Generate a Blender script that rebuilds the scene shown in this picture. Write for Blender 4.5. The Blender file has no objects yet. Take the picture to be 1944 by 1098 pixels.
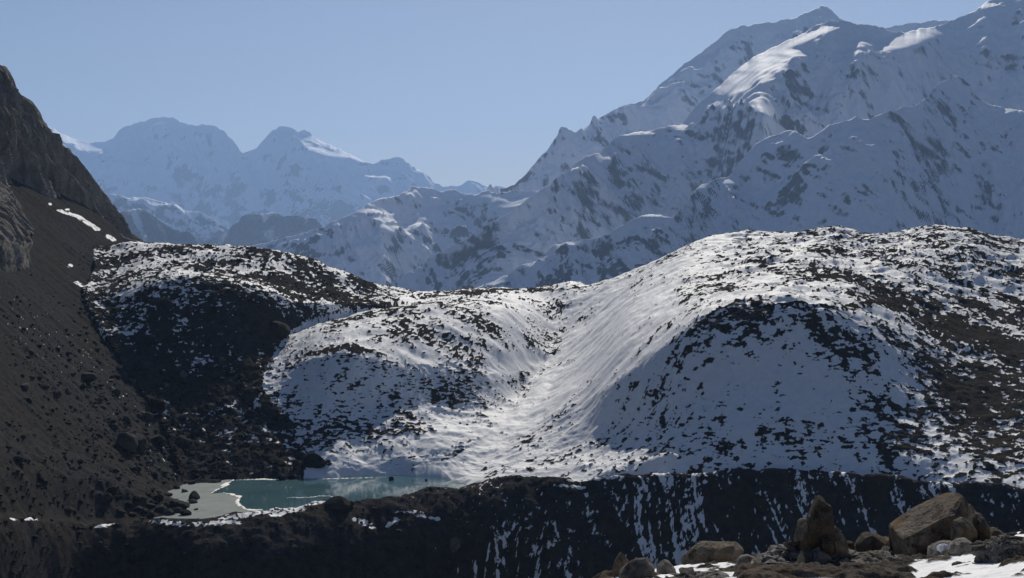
import bpy, bmesh, math, random
import numpy as np
from mathutils import Vector

# ------------------------------------------------------------------ camera, sky, sun, exposure
SC = bpy.context.scene
COL = SC.collection
FPX, U0, V0, VC, IW = 2700.0, 972.0, 480.0, 549.0, 1944.0   # focal length (px), centre column, horizon row
cam_d = bpy.data.cameras.new('camera')
cam_d.sensor_width = 36.0
cam_d.lens = FPX / IW * 36.0
cam_d.shift_y = -(VC - V0) / IW
cam_d.clip_start = 0.1
cam_d.clip_end = 150000.0
cam = bpy.data.objects.new('camera', cam_d)
cam.rotation_euler = (math.radians(90), 0, 0)
COL.objects.link(cam)
SC.camera = cam

SUN_AZ, SUN_EL = math.radians(6.0), math.radians(33.0)
w = bpy.data.worlds.new('World'); SC.world = w; w.use_nodes = True
nt = w.node_tree
bg = nt.nodes['Background']
sky = nt.nodes.new('ShaderNodeTexSky')
sky.sky_type = 'NISHITA'; sky.sun_disc = False
sky.sun_elevation = SUN_EL; sky.sun_rotation = SUN_AZ
sky.altitude = 4000.0; sky.air_density = 1.6; sky.dust_density = 9.0; sky.ozone_density = 3.0
wb = nt.nodes.new('ShaderNodeMix'); wb.data_type = 'RGBA'; wb.blend_type = 'MULTIPLY'   # white balance of the sky light
wb.inputs[0].default_value = 1.0; wb.inputs[7].default_value = (1.02, 0.96, 1.02, 1)
nt.links.new(sky.outputs['Color'], wb.inputs[6]); nt.links.new(wb.outputs[2], bg.inputs['Color'])
bg.inputs['Strength'].default_value = 0.051
sun_d = bpy.data.lights.new('sun', 'SUN')
sun_d.energy = 5.0; sun_d.angle = math.radians(0.53); sun_d.color = (1.0, 0.935, 0.82)
sun = bpy.data.objects.new('sun', sun_d)
sdir = Vector((math.sin(SUN_AZ)*math.cos(SUN_EL), math.cos(SUN_AZ)*math.cos(SUN_EL), math.sin(SUN_EL)))
sun.rotation_euler = sdir.to_track_quat('Z', 'Y').to_euler()
COL.objects.link(sun)
SC.view_settings.view_transform = 'Standard'
SC.view_settings.look = 'None'
SC.view_settings.exposure = -0.1
SC.view_settings.gamma = 1.0
SC.view_settings.use_curve_mapping = False
SC.cycles.max_bounces = 5
SC.cycles.diffuse_bounces = 3
SC.cycles.volume_bounces = 1
HAZE_DENSITY = 2.6e-5
HAZE_COLOR = (0.38, 0.60, 1.0)

# ------------------------------------------------------------------ helpers: noise, splines, lofts
rng = np.random.default_rng(7)
PERM = np.concatenate([rng.permutation(256)]*2).astype(np.int32)
PERM = np.concatenate([PERM, PERM])
_ang = np.arange(256)*2*math.pi/256*37.0
GX, GY = np.cos(_ang).astype(np.float32), np.sin(_ang).astype(np.float32)
_g3 = rng.normal(size=(256, 3)); _g3 /= np.linalg.norm(_g3, axis=1)[:, None]
G3 = (_g3*1.2).astype(np.float32)

def perlin2(x, y, seed=0):
    x = np.asarray(x, np.float64) + seed*17.31; y = np.asarray(y, np.float64) + seed*9.73
    xi = np.floor(x); yi = np.floor(y)
    xf = (x-xi).astype(np.float32); yf = (y-yi).astype(np.float32)
    xi = xi.astype(np.int64) & 255; yi = yi.astype(np.int64) & 255
    u = xf*xf*xf*(xf*(xf*6-15)+10); v = yf*yf*yf*(yf*(yf*6-15)+10)
    def g(ix, iy, fx, fy):
        h = PERM[PERM[ix]+iy]
        return GX[h]*fx + GY[h]*fy
    a = g(xi, yi, xf, yf); b = g(xi+1, yi, xf-1, yf)
    c = g(xi, yi+1, xf, yf-1); d = g(xi+1, yi+1, xf-1, yf-1)
    a = a+u*(b-a); c = c+u*(d-c)
    return (a+v*(c-a))*1.5

def perlin3(x, y, z, seed=0):
    x = np.asarray(x, np.float64)+seed*13.7; y = np.asarray(y, np.float64)+seed*7.9; z = np.asarray(z, np.float64)+seed*3.3
    xi = np.floor(x); yi = np.floor(y); zi = np.floor(z)
    xf = (x-xi).astype(np.float32); yf = (y-yi).astype(np.float32); zf = (z-zi).astype(np.float32)
    xi = xi.astype(np.int64) & 255; yi = yi.astype(np.int64) & 255; zi = zi.astype(np.int64) & 255
    u = xf*xf*xf*(xf*(xf*6-15)+10); v = yf*yf*yf*(yf*(yf*6-15)+10); t = zf*zf*zf*(zf*(zf*6-15)+10)
    def g(ix, iy, iz, fx, fy, fz):
        h = PERM[PERM[PERM[ix]+iy]+iz]
        q = G3[h]
        return q[..., 0]*fx+q[..., 1]*fy+q[..., 2]*fz
    r = []
    for k in (0, 1):
        a = g(xi, yi, zi+k, xf, yf, zf-k); b = g(xi+1, yi, zi+k, xf-1, yf, zf-k)
        c = g(xi, yi+1, zi+k, xf, yf-1, zf-k); d = g(xi+1, yi+1, zi+k, xf-1, yf-1, zf-k)
        a = a+u*(b-a); c = c+u*(d-c); r.append(a+v*(c-a))
    return r[0]+t*(r[1]-r[0])

def fbm2(x, y, oct=4, seed=0, gain=0.5):
    s = 0; a = 1.0; n = 0
    for o in range(oct):
        s = s + a*perlin2(x, y, seed+o); n += a*a; a *= gain; x = x*2.03; y = y*2.03
    return s/math.sqrt(n)

def fbm3(x, y, z, oct=3, seed=0, gain=0.5):
    s = 0; a = 1.0; n = 0
    for o in range(oct):
        s = s + a*perlin3(x, y, z, seed+o); n += a*a; a *= gain; x = x*2.03; y = y*2.03; z = z*2.03
    return s/math.sqrt(n)

def ridged2(x, y, oct=4, seed=0, gain=0.5):
    s = 0; a = 1.0; n = 0
    for o in range(oct):
        s = s + a*(1-2.2*np.abs(perlin2(x, y, seed+o))); n += a; a *= gain; x = x*2.03; y = y*2.03
    return s/n

def smooth(a, b, x):
    t = np.clip((x-a)/(b-a), 0, 1); return t*t*(3-2*t)

def pchip_slopes(x, y):
    """Fritsch-Carlson along axis 0; x, y of shape (n, ...)"""
    h = np.diff(x, axis=0); d = np.diff(y, axis=0)/np.maximum(h, 1e-9)
    m = np.zeros_like(y)
    w1 = 2*h[1:]+h[:-1]; w2 = h[1:]+2*h[:-1]
    ok = d[1:]*d[:-1] > 0
    hm = np.where(ok, (w1+w2)/np.where(ok, w1/np.where(d[:-1] == 0, 1, d[:-1])+w2/np.where(d[1:] == 0, 1, d[1:]), 1), 0)
    m[1:-1] = hm; m[0] = d[0]; m[-1] = d[-1]
    return m

def pchip1(xk, yk, x):
    xk = np.asarray(xk, float); yk = np.asarray(yk, float)
    m = pchip_slopes(xk, yk)
    i = np.clip(np.searchsorted(xk, x, side='right')-1, 0, len(xk)-2)
    h = xk[i+1]-xk[i]; t = (np.clip(x, xk[0], xk[-1])-xk[i])/h
    return (2*t**3-3*t**2+1)*yk[i]+(t**3-2*t**2+t)*h*m[i]+(-2*t**3+3*t**2)*yk[i+1]+(t**3-t**2)*h*m[i+1]

def rail(pts, us):
    p = np.array(pts, float)
    v = pchip1(p[:, 0], p[:, 1], us); D = pchip1(p[:, 0], p[:, 2], us)
    return D, (V0-v)/FPX*D

def loft(rails, us, rows):
    """rails: list of (D, z) arrays over us, near to far. Returns D, Z of shape (rows, cols)"""
    Dk = np.array([r[0] for r in rails]); Zk = np.array([r[1] for r in rails])
    for i in range(1, len(Dk)): Dk[i] = np.maximum(Dk[i], Dk[i-1]+0.5)
    m = pchip_slopes(Dk, Zk)
    oD, oZ = [], []
    for i in range(len(rails)-1):
        n = rows[i]; ts = np.arange(n)/n
        if i == len(rails)-2: ts = np.append(ts, 1.0)
        h = Dk[i+1]-Dk[i]
        for t in ts:
            oD.append(Dk[i]+t*h)
            oZ.append((2*t**3-3*t**2+1)*Zk[i]+(t**3-2*t**2+t)*h*m[i]+(-2*t**3+3*t**2)*Zk[i+1]+(t**3-t**2)*h*m[i+1])
    return np.array(oD), np.array(oZ)

def paint(U, V, pts, scale=60.0, power=3.0):
    """smooth field through scattered samples (u, v, value): inverse-distance blending"""
    num = np.zeros(U.shape, np.float32); den = np.zeros(U.shape, np.float32)
    for u, v, c in pts:
        d2 = ((U-u)/scale)**2+((V-v)/(scale*0.7))**2
        wgt = 1.0/(d2+0.15)**(power/2)
        num += wgt*c; den += wgt
    return num/den

_qx = np.linspace(-3.2, 3.2, 400)
_qc = np.array([0.5*(1+math.erf(x/math.sqrt(2))) for x in _qx])
def above(nz, cov):
    """signed field that is positive on the fraction cov of the area"""
    zz = (nz-nz.mean())/(nz.std()+1e-9)
    return zz-np.interp(1-np.clip(cov, 0.001, 0.999), _qc, _qx)

def strokes(U, V, lst):
    """max over soft strokes: (points, width_u, width_v)"""
    f = np.zeros(U.shape, np.float32)
    for pts, wu, wv in lst:
        if len(pts) == 1: pts = [pts[0], (pts[0][0]+0.01, pts[0][1])]
        for (a, b), (c, d) in zip(pts[:-1], pts[1:]):
            ax, ay = a/wu, b/wv; bx, by = (c-a)/wu, (d-b)/wv
            L = bx*bx+by*by+1e-9
            t = np.clip(((U/wu-ax)*bx+(V/wv-ay)*by)/L, 0, 1)
            d2 = (U/wu-ax-t*bx)**2+(V/wv-ay-t*by)**2
            f = np.maximum(f, np.exp(-d2**1.5*0.8))
    return f

def grid_mesh(name, X, Y, Z, attrs=None, mat=None, smoothed=True, keep=None):
    R, C = X.shape
    me = bpy.data.meshes.new(name)
    n = R*C
    co = np.empty((n, 3), np.float32)
    co[:, 0] = X.ravel(); co[:, 1] = Y.ravel(); co[:, 2] = Z.ravel()
    idx = np.arange(n).reshape(R, C)
    q = np.stack([idx[:-1, :-1], idx[:-1, 1:], idx[1:, 1:], idx[1:, :-1]], -1).reshape(-1, 4)
    if keep is not None: q = q[keep[:-1, :-1].ravel()]
    nf = len(q)
    me.vertices.add(n); me.vertices.foreach_set('co', co.ravel())
    me.loops.add(nf*4); me.loops.foreach_set('vertex_index', q.ravel().astype(np.int32))
    me.polygons.add(nf); me.polygons.foreach_set('loop_start', (np.arange(nf)*4).astype(np.int32))
    me.update(calc_edges=True)
    if smoothed: me.polygons.foreach_set('use_smooth', np.ones(nf, bool))
    for k, a in (attrs or {}).items():
        me.attributes.new(k, 'FLOAT', 'POINT').data.foreach_set('value', np.ascontiguousarray(a, np.float32).ravel())
    if mat: me.materials.append(mat)
    o = bpy.data.objects.new(name, me); COL.objects.link(o)
    return o

def slope_of(X, Y, Z):
    """gradient magnitude of a polar-grid heightfield"""
    xr, xc = np.gradient(X); yr, yc = np.gradient(Y); zr, zc = np.gradient(Z)
    det = xr*yc-xc*yr; det = np.where(np.abs(det) < 1e-9, 1e-9, det)
    gx = (zr*yc-zc*yr)/det; gy = (xr*zc-xc*zr)/det
    return gx, gy

def tag(o, label=None, cat=None, group=None, kind=None):
    if label: o['label'] = label
    if cat: o['category'] = cat
    if group: o['group'] = group
    if kind: o['kind'] = kind
    return o

def at(u, v, D): return np.array([(u-U0)/FPX*D, D, (V0-v)/FPX*D])

# ------------------------------------------------------------------ materials
def new_mat(name):
    m = bpy.data.materials.new(name); m.use_nodes = True
    t = m.node_tree; b = t.nodes['Principled BSDF']
    return m, t, b

def N(t, typ, **kw):
    n = t.nodes.new(typ)
    for k, v in kw.items(): setattr(n, k, v)
    return n

def ramp(t, stops, src):
    r = N(t, 'ShaderNodeValToRGB')
    while len(r.color_ramp.elements) < len(stops): r.color_ramp.elements.new(0.5)
    for e, (p, c) in zip(r.color_ramp.elements, stops):
        e.position = p; e.color = (c[0], c[1], c[2], 1)
    t.links.new(src, r.inputs['Fac'])
    return r.outputs['Color']

def noise(t, scale, detail=6, rough=0.6, coord=None, distortion=0.0):
    n = N(t, 'ShaderNodeTexNoise'); n.inputs['Scale'].default_value = scale
    n.inputs['Detail'].default_value = detail; n.inputs['Roughness'].default_value = rough
    n.inputs['Distortion'].default_value = distortion
    if coord is not None: t.links.new(coord, n.inputs['Vector'])
    return n.outputs['Fac']

def math_node(t, op, a, b=None, c=None):
    n = N(t, 'ShaderNodeMath', operation=op)
    for i, x in enumerate((a, b, c)):
        if x is None: continue
        if isinstance(x, (int, float)): n.inputs[i].default_value = x
        else: t.links.new(x, n.inputs[i])
    return n.outputs[0]

def terrain_material(name, dark, light, warm, feat, edge=0.12, fine=0.35, snow=(0.80, 0.81, 0.83), bump=0.6, rock_rough=0.9, streak=None, tintfeat=None, rubble_col=None):
    """snow over bare ground; the mesh attribute 'bare' says where the ground shows; feat = size of colour patches in metres"""
    m, t, b = new_mat(name)
    tc = N(t, 'ShaderNodeTexCoord').outputs['Object']
    at_ = N(t, 'ShaderNodeAttribute', attribute_name='bare')
    n_big = noise(t, 1.0/feat, 5, 0.6, tc)
    n_fine = noise(t, 6.0/feat, 8, 0.7, tc)
    n_tint = noise(t, 0.22/(tintfeat or feat), 4, 0.6, tc)
    src = n_big
    if streak:
        mp = N(t, 'ShaderNodeMapping'); mp.inputs['Scale'].default_value = streak
        t.links.new(tc, mp.inputs['Vector'])
        n_st = noise(t, 1.0, 6, 0.65, mp.outputs['Vector'])
        src = math_node(t, 'ADD', math_node(t, 'MULTIPLY', n_st, 0.65), math_node(t, 'MULTIPLY', n_fine, 0.35))
    else:
        src = math_node(t, 'ADD', math_node(t, 'MULTIPLY', n_big, 0.55), math_node(t, 'MULTIPLY', n_fine, 0.45))
    rock = ramp(t, [(0.33, dark), (0.5, tuple((a+c)/2 for a, c in zip(dark, light))), (0.68, light)], src)
    mixw = N(t, 'ShaderNodeMix', data_type='RGBA')
    t.links.new(ramp(t, [(0.42, (0, 0, 0)), (0.66, (1, 1, 1))], n_tint), mixw.inputs[0])
    t.links.new(rock, mixw.inputs[6])
    mul = N(t, 'ShaderNodeMix', data_type='RGBA', blend_type='MULTIPLY'); mul.inputs[0].default_value = 1.0
    t.links.new(rock, mul.inputs[6]); mul.inputs[7].default_value = (*warm, 1)
    t.links.new(mul.outputs[2], mixw.inputs[7])
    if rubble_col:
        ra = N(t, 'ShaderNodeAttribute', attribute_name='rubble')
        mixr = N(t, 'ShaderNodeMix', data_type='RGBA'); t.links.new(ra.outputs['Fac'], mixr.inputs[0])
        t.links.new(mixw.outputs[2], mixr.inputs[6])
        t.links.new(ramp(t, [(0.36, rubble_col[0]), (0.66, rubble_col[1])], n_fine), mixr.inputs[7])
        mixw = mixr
    # snow / bare boundary broken up by fine noise
    f = math_node(t, 'ADD', at_.outputs['Fac'], math_node(t, 'MULTIPLY', math_node(t, 'SUBTRACT', n_fine, 0.5), fine))
    mr = N(t, 'ShaderNodeMapRange', interpolation_type='SMOOTHSTEP')
    mr.inputs[1].default_value = 0.5-edge; mr.inputs[2].default_value = 0.5+edge
    t.links.new(f, mr.inputs[0])
    snowc = ramp(t, [(0.3, tuple(c*0.80 for c in snow)), (0.62, snow)], math_node(t, 'ADD', math_node(t, 'MULTIPLY', n_big, 0.5), math_node(t, 'MULTIPLY', n_fine, 0.5)))
    mix = N(t, 'ShaderNodeMix', data_type='RGBA')
    t.links.new(mr.outputs[0], mix.inputs[0]); t.links.new(snowc, mix.inputs[6]); t.links.new(mixw.outputs[2], mix.inputs[7])
    t.links.new(mix.outputs[2], b.inputs['Base Color'])
    rg = math_node(t, 'ADD', math_node(t, 'MULTIPLY', mr.outputs[0], rock_rough-0.7), 0.7)
    t.links.new(rg, b.inputs['Roughness'])
    t.links.new(math_node(t, 'MULTIPLY', math_node(t, 'SUBTRACT', 1.0, mr.outputs[0]), 0.10), b.inputs['Specular IOR Level'])   # dry rock hardly shines
    bp = N(t, 'ShaderNodeBump'); bp.inputs['Distance'].default_value = feat*0.12
    t.links.new(math_node(t, 'MULTIPLY', math_node(t, 'ADD', mr.outputs[0], 0.4), bump), bp.inputs['Strength'])
    t.links.new(n_fine, bp.inputs['Height']); t.links.new(bp.outputs['Normal'], b.inputs['Normal'])
    return m

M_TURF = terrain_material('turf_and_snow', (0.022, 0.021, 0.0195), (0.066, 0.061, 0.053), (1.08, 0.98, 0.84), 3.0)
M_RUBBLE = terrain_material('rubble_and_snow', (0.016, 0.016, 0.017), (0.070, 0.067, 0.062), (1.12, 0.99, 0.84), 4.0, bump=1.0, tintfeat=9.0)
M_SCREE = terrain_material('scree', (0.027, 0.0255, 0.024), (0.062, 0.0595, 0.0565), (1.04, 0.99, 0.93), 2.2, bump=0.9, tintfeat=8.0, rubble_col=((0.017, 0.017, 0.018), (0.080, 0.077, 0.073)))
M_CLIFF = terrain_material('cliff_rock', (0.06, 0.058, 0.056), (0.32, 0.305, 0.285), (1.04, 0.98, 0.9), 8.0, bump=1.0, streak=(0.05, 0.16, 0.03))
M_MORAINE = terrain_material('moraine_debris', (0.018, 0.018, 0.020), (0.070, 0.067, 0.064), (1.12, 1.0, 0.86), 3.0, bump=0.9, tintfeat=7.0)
M_MOUNT = terrain_material('mountain_rock_and_snow', (0.05, 0.05, 0.056), (0.19, 0.185, 0.19), (1.12, 0.98, 0.88), 45.0, bump=1.0, snow=(0.79, 0.82, 0.89), edge=0.22, fine=0.9)
M_FARROCK = terrain_material('far_brown_rock', (0.06, 0.055, 0.055), (0.18, 0.15, 0.13), (1.2, 0.98, 0.85), 200.0, bump=0.4)
M_LEDGE = terrain_material('ledge_snow_and_gravel', (0.022, 0.020, 0.019), (0.20, 0.18, 0.16), (1.1, 0.97, 0.85), 0.25, bump=1.0, snow=(0.85, 0.86, 0.88))

def boulder_material(name, dark, light, warm, feat, snow_up=None):
    m, t, b = new_mat(name)
    tc = N(t, 'ShaderNodeTexCoord').outputs['Object']
    n1 = noise(t, 1.0/feat, 8, 0.65, tc, 0.4); n2 = noise(t, 0.35/feat, 4, 0.6, tc); n3 = noise(t, 9.0/feat, 6, 0.7, tc)
    base = ramp(t, [(0.40, dark), (0.60, light)], math_node(t, 'ADD', math_node(t, 'MULTIPLY', n1, 0.6), math_node(t, 'MULTIPLY', n3, 0.4)))
    mix = N(t, 'ShaderNodeMix', data_type='RGBA'); t.links.new(base, mix.inputs[6])
    mix.inputs[7].default_value = (*warm, 1)
    t.links.new(ramp(t, [(0.50, (0, 0, 0)), (0.72, (0.8, 0.8, 0.8))], n2), mix.inputs[0])
    oi = N(t, 'ShaderNodeObjectInfo')
    br = N(t, 'ShaderNodeBrightContrast')
    hs = N(t, 'ShaderNodeHueSaturation')
    t.links.new(math_node(t, 'ADD', math_node(t, 'MULTIPLY', oi.outputs['Random'], 0.7), 0.7), hs.inputs['Value'])
    t.links.new(mix.outputs[2], hs.inputs['Color'])
    t.links.new(hs.outputs['Color'], b.inputs['Base Color'])
    b.inputs['Roughness'].default_value = 0.95; b.inputs['Specular IOR Level'].default_value = 0.04
    bp = N(t, 'ShaderNodeBump'); bp.inputs['Strength'].default_value = 1.0; bp.inputs['Distance'].default_value = feat*0.22
    hsum = math_node(t, 'ADD', n1, math_node(t, 'MULTIPLY', n3, 0.4))
    t.links.new(hsum, bp.inputs['Height']); t.links.new(bp.outputs['Normal'], b.inputs['Normal'])
    return m
M_BOULDER = boulder_material('dark_boulder_rock', (0.018, 0.018, 0.019), (0.065, 0.060, 0.054), (0.060, 0.045, 0.030), 3.0)
M_PALEB = boulder_material('pale_boulder_rock', (0.06, 0.057, 0.052), (0.15, 0.142, 0.13), (0.12, 0.10, 0.08), 3.0)
M_NEAR = boulder_material('brown_near_rock', (0.028, 0.024, 0.020), (0.185, 0.160, 0.130), (0.18, 0.112, 0.052), 0.16)
M_NEARD = boulder_material('grey_layered_rock', (0.035, 0.032, 0.030), (0.29, 0.27, 0.245), (0.17, 0.135, 0.10), 0.12)

# ------------------------------------------------------------------ ground far below and beyond
def flat_sheet(name, x0, x1, y0, y1, z, nx, ny, mat):
    xs = np.linspace(x0, x1, nx); ys = np.linspace(y0, y1, ny)
    X, Y = np.meshgrid(xs, ys)
    Z = z+fbm2(X/3000, Y/3000, 3, 5)*8
    return grid_mesh(name, X, Y, Z, {'bare': np.full(X.shape, 0.6)}, mat)
g = flat_sheet('valley_ground', -30000, 30000, -1500, 36000, -260, 120, 90, M_FARROCK)
tag(g, 'rocky valley floor running out between the mountains', 'ground', kind='structure')

# ------------------------------------------------------------------ mountains
def mountain(name, label, sky_pts, foot_v, du, dv, base, strokes_lst, depth, bare_fn, amp, feat, seed, mat=None, flute=0.0, jag=2.2):
    """sky_pts: crest (u, v, D). The flank is integrated downwards from the crest with a slope field (tan)."""
    p = np.array(sky_pts, float)
    us = np.arange(p[0, 0], p[-1, 0]+0.1, du)
    vs = np.interp(us, p[:, 0], p[:, 1]); Ds = pchip1(p[:, 0], p[:, 2], us)
    jit = jag*(fbm2(us/18.0, us*0+seed, 5, seed, 0.62))
    R = int(np.max(foot_v-vs)/dv)+2
    tt = np.linspace(0, 1, R)[:, None]
    fv = np.maximum(foot_v, vs+12)
    V = vs[None]+tt*(fv-vs)[None]
    U = np.broadcast_to(us, V.shape)
    K = (V0-V)/FPX
    # slope integrated on regular rows, so that it does not follow the crest's kinks
    Vr = np.arange(vs.min()-6, fv.max()+4, dv)[:, None]*np.ones((1, len(us))); Ur = np.broadcast_to(us, Vr.shape); Kr = (V0-Vr)/FPX
    S = base*(1+0.25*fbm2(Ur/150, Vr/60, 1, seed+30))
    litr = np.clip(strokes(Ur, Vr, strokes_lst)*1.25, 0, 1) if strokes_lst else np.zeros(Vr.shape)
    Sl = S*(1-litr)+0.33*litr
    def integ(Sx): return (dv/FPX)/np.maximum(0.5*(Sx[1:]+Sx[:-1])-0.5*(Kr[1:]+Kr[:-1]), 0.12)
    inc = integ(Sl); tgt = integ(np.full_like(S, base)).sum(0)
    sh = 0.5*(litr[1:]+litr[:-1])
    a = (inc*(1-sh)).sum(0); fixed = (inc*sh).sum(0)
    k = np.clip((tgt-fixed)/np.maximum(a, 1e-6), 0.6, 1.5)
    kk = int(60/du)|1; hk_ = np.hanning(kk+2)[1:-1]; k = np.convolve(np.pad(k, kk//2, mode='edge'), hk_/hk_.sum(), 'valid')
    inc = inc*sh+inc*(1-sh)*k[None]
    Lr = np.vstack([np.zeros((1, len(us))), np.cumsum(inc, 0)])
    ks = int(56/du)|1; hs_ = np.hanning(ks+2)[1:-1]; hs_ /= hs_.sum()
    Lp = np.pad(Lr, ((0, 0), (ks//2, ks//2)), mode='edge'); Lr = sum(hs_[i]*Lp[:, i:i+len(us)] for i in range(ks))
    q_ = np.clip((V-Vr[0, 0])/dv, 0, len(Vr)-1.001); qi = q_.astype(int); qf = q_-qi; ci = np.broadcast_to(np.arange(len(us)), V.shape)
    L = Lr[qi, ci]*(1-qf)+Lr[qi+1, ci]*qf; lit = litr[qi, ci]*(1-qf)+litr[qi+1, ci]*qf
    D = Ds[None]*np.exp(-L); Z = K*D
    X = (U-U0)/FPX*D
    # relief
    X0_ = X+0.45*D
    wx = X0_+feat*0.35*fbm2(X/feat/1.5, D/feat/1.5, 2, seed+3); wy = D+feat*0.35*fbm2(X/feat/1.5, D/feat/1.5, 2, seed+5)
    near_sky = smooth(0, 0.16, tt*np.ones_like(V))*0.9+0.1
    damp = near_sky
    lit2 = smooth(0.0, 0.55, lit)
    rel = amp*(ridged2(wx/feat, wy/feat, 5, seed, 0.52)-0.35)*(1-0.8*lit2)+amp*0.16*lit2*fbm2(wx/feat*1.3, wy/feat*4, 3, seed+40)
    if flute:
        rel = rel+flute*(ridged2(wx/(feat*0.26), wy/(feat*0.9), 3, seed+9)-0.4)*(1-lit2)
    Z = Z-(jit*Ds/FPX)[None]*np.exp(-(V-vs[None])/9.0)
    Z = Z+rel*damp+amp*0.10*fbm2(X/feat*9, D/feat*9, 3, seed+12)*(0.35+0.65*near_sky)*(1-0.85*lit2)
    gx, gy = slope_of(X, D, Z)
    sl = np.sqrt(gx*gx+gy*gy)
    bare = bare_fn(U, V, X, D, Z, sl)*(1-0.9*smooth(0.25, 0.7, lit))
    # back side
    nb = 6
    Xb, Yb, Zb, Bb = [], [], [], []
    for i in range(1, nb+1):
        q = i/nb*depth
        Db = D[0]+q; Zq = Z[0]-q*1.0+0.1*depth*fbm2(us/40, us*0+i*0.3, 2, seed)*min(1, i/2)
        Xb.append((us-U0)/FPX*Db); Yb.append(Db); Zb.append(np.maximum(Zq, -300)); Bb.append(np.full(us.shape, 0.3))
    X = np.vstack([np.array(Xb)[::-1], X]); Y = np.vstack([np.array(Yb)[::-1], D]); Z = np.vstack([np.array(Zb)[::-1], Z]); bare = np.vstack([np.array(Bb)[::-1], bare])
    # foot goes down into the valley ground
    X = np.vstack([X, X[-1:]*0.93]); Y = np.vstack([Y, Y[-1:]*0.93]); Z = np.vstack([Z, np.full((1, len(us)), -320.0)]); bare = np.vstack([bare, bare[-1:]])
    o = grid_mesh(name, X[::-1], Y[::-1], Z[::-1], {'bare': bare[::-1]}, mat or M_MOUNT)
    return tag(o, label, 'mountain', kind='structure')

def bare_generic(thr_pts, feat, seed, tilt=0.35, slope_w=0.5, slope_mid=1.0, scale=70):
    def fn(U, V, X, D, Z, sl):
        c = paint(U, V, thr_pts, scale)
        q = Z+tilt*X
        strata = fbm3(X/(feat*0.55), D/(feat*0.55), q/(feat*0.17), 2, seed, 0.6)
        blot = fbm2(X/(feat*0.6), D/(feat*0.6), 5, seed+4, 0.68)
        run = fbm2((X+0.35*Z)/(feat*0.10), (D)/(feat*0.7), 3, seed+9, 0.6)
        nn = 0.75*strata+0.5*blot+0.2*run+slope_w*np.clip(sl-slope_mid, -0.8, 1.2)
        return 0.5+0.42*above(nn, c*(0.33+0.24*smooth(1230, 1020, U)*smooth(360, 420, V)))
    return fn

FAR_D = 30000
far_sky = [(-120,150),(60,222),(90,240),(104,246),(118,256),(140,263),(170,271),(190,271),(215,264),(222,252),(230,244),(247,238),(262,234),(278,232),(286,226),(310,221),(330,226),(350,235),(380,236),(412,240),(430,255),(445,270),(455,286),(462,289),(485,280),(500,266),(510,254),(516,247),(524,246),(530,240),(540,238),(548,240),(557,243),(566,251),(576,247),(586,250),(600,263),(630,277),(660,291),(690,306),(708,311),(722,303),(735,300),(750,298),(765,303),(785,318),(805,329),(825,348),(838,354),(870,353),(890,344),(905,346),(925,356),(945,353),(965,358),(1000,366),(1100,380)]
mountain('mountain', 'hazy snow massif with broad square peak and pointed neighbour, farthest on the left', [(u, v, FAR_D+1500*math.sin(u/140)) for u, v in far_sky], 478, 1.9, 1.9, 0.95,
    [([(540,252),(516,256)],10,4),([(555,262),(580,275),(615,290),(650,297)],14,4),([(580,258),(640,282),(690,305)],12,4),([(100,250),(150,275),(195,285)],14,5),([(290,372),(340,368)],18,4),
     ([(390,320),(400,335)],9,5),([(455,310),(480,340),(515,358)],9,5),([(730,325),(745,335)],12,4),([(560,340),(575,350)],6,4),([(700,335),(740,328)],10,4)], 3500,
    bare_generic([(300,260,.10),(400,300,.2),(540,300,.15),(300,360,.28),(450,380,.35),(700,360,.3),(600,420,.5),(400,450,.5),(850,380,.4),(950,380,.4),(120,270,.1)], 1400, 3, 0.15), 430, 2300, 11, flute=70)
mountain('mountain', 'long dim blue ridge below the square far peak, beside the dark cliff', [(u, v, 19000) for u, v in [(140,352),(200,366),(240,377),(270,374),(290,380),(310,385),(330,388),(350,400),(380,404),(400,414),(425,431),(445,445),(480,462),(540,476)]], 490, 1.9, 1.9, 0.8,
    [([(255,378),(300,388)],10,3)], 2500, bare_generic([(250,400,.6),(400,440,.7)], 700, 5, 0.5), 170, 1100, 21, flute=50)
mountain('mountain', 'pointed brown-streaked ridge rising just right of the dark cliff foot', [(u, v, 13500) for u, v in [(150,440),(200,412),(235,401),(262,396),(275,399),(290,410),(320,430),(345,440),(380,455),(420,470),(480,480)]], 500, 1.9, 1.9, 0.72,
    [], 2000, lambda U, V, X, D, Z, sl: 0.62+0.5*fbm2(X/120+Z/200, D/700, 3, 4), 120, 800, 27, mat=M_FARROCK, flute=90)
mountain('mountain', 'flat-topped dark blue mesa ridge at the bottom of the hazy gap', [(u, v, 15500) for u, v in [(380,462),(420,446),(432,440),(441,426),(452,423),(458,413),(468,409),(480,407),(500,406),(520,404),(530,407),(540,412),(560,409),(575,413),(590,414),(598,415),(606,422),(614,432),(640,448),(700,470)]], 490, 1.9, 1.9, 1.0,
    [], 2000, lambda U, V, X, D, Z, sl: 0.75+0.5*fbm2(X/300, D/300, 4, 4), 90, 700, 31, mat=M_FARROCK, flute=60)
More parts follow.
